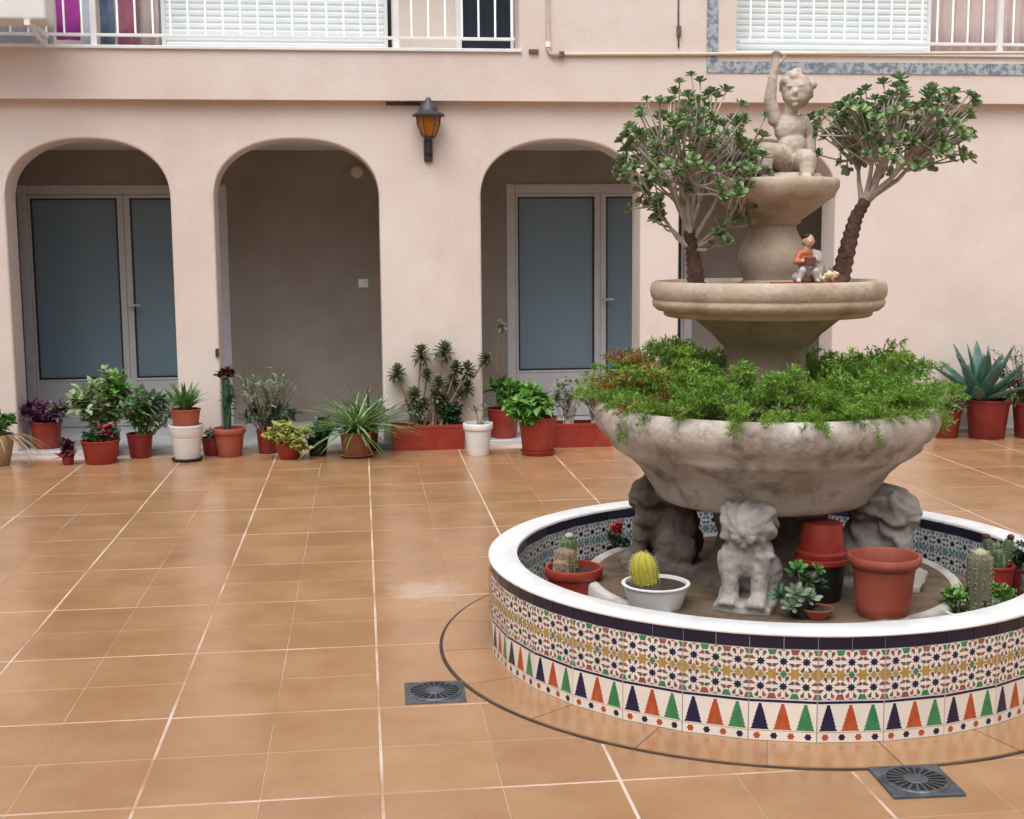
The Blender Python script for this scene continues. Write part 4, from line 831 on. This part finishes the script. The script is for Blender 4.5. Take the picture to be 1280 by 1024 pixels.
t = potted('potted_plant', 'small dark red pot with creeping stems behind the white pot', (-1.09, 9.34, .0005)); pot(t, .085, .13, 'dark_red_plastic', 'plain'); bush(t, (0, 0, .15), (.07, .06, .04), 50, .03, .014, 'leaf_greygreen', stems=6, z0=.11)
t = potted('potted_plant', 'terracotta pot with a tall dark euphorbia column topped in maroon', (-.965, 9.27, .0005)); pot(t, .118, .205, 'terracotta', 'pot'); cactus(t, (-.01, 0, .17), .026, .40, 4, 'leaf_dark', nsp=1, top=.94); bush(t, (-.02, 0, .58), (.05, .045, .045), 70, .05, .022, 'leaf_maroon', stems=6, z0=.54, sm='stem_brown'); bush(t, (0, 0, .38), (.05, .05, .16), 60, .05, .014, 'leaf_dark', stems=5, z0=.18)
t = potted('potted_plant', 'wispy grey green shrub in a dark red pot against the arcade opening', (-.70, 9.36, .0005)); pot(t, .085, .175, 'dark_red_plastic', 'plain'); bush(t, (.0, .0, .45), (.24, .14, .19), 300, .05, .011, 'leaf_greygreen', stems=34, sm='stem_brown', z0=.15, hollow=.2); bush(t, (.02, 0, .27), (.24, .12, .07), 190, .06, .016, 'leaf_dark', stems=18, z0=.15)
t = potted('potted_plant', 'yellow green variegated plant spilling over a low red pot', (-.53, 9.08, .0005)); pot(t, .105, .115, 'red_plastic', 'bowl'); bush(t, (0, -.01, .16), (.17, .12, .085), 260, .052, .034, 'leaf_yellow', stems=24, z0=.1, up=.1); bush(t, (.06, -.1, .07), (.06, .04, .06), 45, .05, .034, 'leaf_yellow', stems=6, z0=.1)
t = potted('potted_plant', 'dark leafed plant in a black pot beside the spider plant', (-.335, 9.2, .0005)); pot(t, .08, .12, 'black_plastic', 'plain'); bush(t, (0, 0, .17), (.11, .09, .085), 150, .055, .026, 'leaf_dark', stems=12, z0=.1); bush(t, (-.03, -.03, .19), (.06, .05, .05), 24, .04, .024, 'leaf_variegated', stems=5, z0=.1)
t = potted('potted_plant', 'spider plant with arching striped leaves in a weathered brown pot', (-.06, 9.09, .0005)); pot(t, .118, .185, 'brown_pot', 'plain'); straps(t, (0, 0, .16), 110, .36, .017, 'spider', (25, 82), (.45, 1.25)); straps(t, (0, 0, .16), 60, .30, .017, 'leaf_green', (20, 80), (.5, 1.2), name='green_leaves'); mb = MB(); mb.lathe([(0, 0), (.1, 0), (.125, .018), (.115, .02), (0, .008)], 28); mb.build('saucer', 'brown_pot', t, angle=40)
t = potted('potted_plant', 'dark green arching grass behind the spider plant', (.02, 9.36, .0005)); pot(t, .09, .15, 'dark_red_plastic', 'plain'); straps(t, (0, 0, .13), 70, .36, .018, 'leaf_dark', (35, 85), (.3, .9))
t = potted('planter_trough', 'long red planter trough with tall branching aeonium rosettes', (.47, 9.38, .0005)); trough(t, .54, .19, .185, 'red_plastic')
def tuft_mesh():
    mb = MB()
    for k in range(44):
        q = k / 44; a = k * 2.39996; e = R(-48 + 128 * q); d = Vector((math.cos(a) * math.cos(e), math.sin(a) * math.cos(e), math.sin(e)))
        mb.leaf((0, 0, .018 * q - .008), d, (0, 0, 1) if e < 1.2 else (1, 0, 0), .062 * (1 - .3 * q) * U(.85, 1.15), .022, -.05 + .2 * (1 - q), OB, .12, 1 if q > .72 else 0, .001)
    return mb.mesh('rosette', ['aeonium', 'aeonium_heart'], True)
am = [tuft_mesh() for _ in range(3)]
mb = MB(); SX = (('.', 0),)
for x, z, bx, s in ((-.22, .56, -.10, 1), (-.04, .70, -.09, 1.15), (.13, .72, .05, 1.15), (.215, .60, .08, .85), (.30, .58, .08, 1), (.19, .49, .02, 1), (.08, .48, .03, .9), (.055, .40, -.04, .8), (.30, .44, .1, .9), (-.10, .40, -.14, 1), (.0, .55, -.06, .7), (.44, .655, .12, .85), (.12, .36, .0, .8), (.24, .40, .12, .7), (-.02, .34, -.1, .7)):
    y = U(-.05, .05); b = Vector((bx, U(-.04, .04), .15)); e = Vector((x - .0, y, z)); m1 = b.lerp(e, .5) + Vector(((bx - x) * .12, 0, -.03)); mb.tube([b, b.lerp(m1, .5), m1, m1.lerp(e, .55), e], [.011, .010, .009, .008, .007], 7)
    put('rosette', rnd.choice(am), t, e, toward((U(-.3, .3), U(-.5, .0), 1)) @ Quaternion((0, 0, 1), U(0, 6)), s * 1.35)
mb.build('stem', 'stem_brown', t, True); bush(t, (.15, -.02, .25), (.10, .07, .07), 150, .055, .026, 'leaf_dark', stems=10, z0=.15); bush(t, (-.08, -.02, .26), (.09, .06, .09), 70, .05, .02, 'leaf_greygreen', stems=8, z0=.15)
t = potted('potted_succulent', 'small pale succulent in a white pot in front of the red trough', (.81, 9.03, .0005)); pot(t, .108, .23, 'white_plastic', 'pot'); mb = MB(); rs = rosette_mesh(10, .07, .028, 'leaf_greygreen'); mb.tube([(0, 0, .19), (.0, 0, .26), (-.015, 0, .31)], .008, 6); mb.tube([(.01, 0, .19), (.03, 0, .27), (.04, 0, .34)], .007, 6); mb.build('stem', 'leaf_dry', t, True); put('rosette', rs, t, (-.015, 0, .31)); put('rosette', rs, t, (.04, 0, .34), None, .7); put('rosette', rs, t, (.03, -.03, .22), None, .6)
t = potted('potted_plant', 'red pot on the step with a tall thin flower stalk', (1.06, 9.62, ST)); pot(t, .128, .225, 'red_plastic', 'plain'); bush(t, (.06, -.02, .31), (.14, .11, .10), 190, .065, .042, 'leaf_bright', stems=16, z0=.2); mb = MB(); mb.tube([(-.04, 0, .19), (-.05, 0, .45), (-.045, 0, .65), (-.02, 0, .80), (.0, -.01, .84)], [.006, .006, .005, .004, .003], 6); mb.build('stalk', 'stem_brown', t, True); bush(t, (-.005, -.01, .83), (.035, .03, .035), 36, .045, .016, 'leaf_greygreen', stems=5, z0=.80); bush(t, (-.05, 0, .40), (.05, .04, .05), 16, .09, .035, 'leaf_green', stems=4, z0=.3)
t = potted('potted_plant', 'bright green leafy plant in a large red pot with saucer', (1.235, 8.98, .0005)); pot(t, .142, .265, 'red_plastic', 'plain', z=.008); mb = MB(); mb.lathe([(0, 0), (.11, 0), (.128, .03), (.12, .032), (.105, .01), (0, .008)], 32); mb.build('saucer', 'red_plastic', t, angle=40); bush(t, (-.05, -.02, .34), (.15, .13, .13), 290, .075, .048, 'leaf_bright', stems=22, z0=.22, up=.1); bush(t, (-.08, -.1, .24), (.07, .05, .07), 60, .065, .045, 'leaf_bright', stems=7, z0=.22)
t = potted('planter_trough', 'red planter trough with grey stemmed jade bushes before the right glass door', (1.61, 9.33, .0005)); trough(t, .46, .19, .18, 'red_plastic')
for cx, zc, rx in ((-.09, .40, .13), (.12, .37, .12)):
    mb = MB(); 
    for k in range(12):
        a = U(0, 6.28); e = Vector((cx + math.cos(a) * rx * U(.2, 1), math.sin(a) * .08, zc + U(-.08, .10))); b = Vector((cx + U(-.03, .03), 0, .15)); m1 = b.lerp(e, .5) + Vector(((cx - e.x) * .3, 0, 0)); mb.tube([b, m1, e], [.010, .007, .004], 6)
        put('rosette', rnd.choice(jm), t, e, toward((U(-.4, .4), U(-.5, 0), 1)), U(.9, 1.3))
    mb.build('stem', 'twig', t, True); bush(t, (cx, 0, zc), (rx, .09, .11), 110, .03, .017, 'jade_grey', stems=12, sm='twig', z0=.15, shape=OB)
# right-hand group
t = potted('potted_agave', 'blue green agave with broad pointed leaves in a dark red pot', (4.74, 9.20, .0005)); pot(t, .17, .30, 'dark_red_plastic', 'plain')
AG = ((0, .55), (.12, .6), (.4, 1), (.7, .72), (.9, .3), (1, .0)); k = 0
for ring, (n, el, L, W) in enumerate(((8, 22, .34, .085), (8, 42, .37, .09), (6, 60, .36, .085), (4, 78, .32, .07))):
    for q in range(n):
        a = 2 * PI * (q + .5 * (ring % 2) + U(-.12, .12)) / n + .3; e = R(el + U(-6, 6)); mb = MB()
        mb.leaf((-.06 + .02 * math.cos(a), .02 * math.sin(a), .27 + .012 * ring), (math.cos(a) * math.cos(e), math.sin(a) * math.cos(e), math.sin(e)), (0, 0, 1), L * 1.2 * U(.88, 1.1), W * 1.15, U(-.1, .12), AG, .22, 0, .008); o = mb.build('leaf', 'agave', t, True); s_ = o.modifiers.new('s', 'SOLIDIFY'); s_.thickness = .006
bush(t, (.12, -.08, .30), (.05, .04, .03), 26, .04, .026, 'leaf_variegated', stems=4, z0=.26)
t = potted('potted_plant', 'yellow and green trailing plant in a dark pot left of the agave', (4.45, 9.27, .0005)); pot(t, .11, .21, 'dark_red_plastic', 'plain'); bush(t, (-.02, -.03, .24), (.15, .11, .08), 150, .05, .028, 'leaf_variegated', stems=14, z0=.18); bush(t, (-.09, -.08, .13), (.05, .04, .08), 40, .04, .026, 'leaf_yellow', stems=6, z0=.18)
t = potted('potted_plant', 'twiggy half bare shrub in a red pot right of the agave', (5.06, 9.16, .0005)); pot(t, .135, .27, 'dark_red_plastic', 'plain'); bush(t, (-.06, .02, .53), (.27, .17, .19), 230, .038, .015, 'leaf_greygreen', stems=44, sm='stem_brown', z0=.24, hollow=.2); bush(t, (-.02, -.02, .36), (.17, .11, .07), 90, .04, .02, 'leaf_dark', stems=10, z0=.24)
t = potted('potted_plant', 'leafy green plant in a pale pot at the foot of the pink wall', (5.42, 9.2, .0005)); pot(t, .12, .22, 'terracotta', 'pot'); bush(t, (0, 0, .33), (.17, .13, .13), 180, .06, .03, 'leaf_green', stems=16, z0=.2)
bpy.context.view_layer.update()
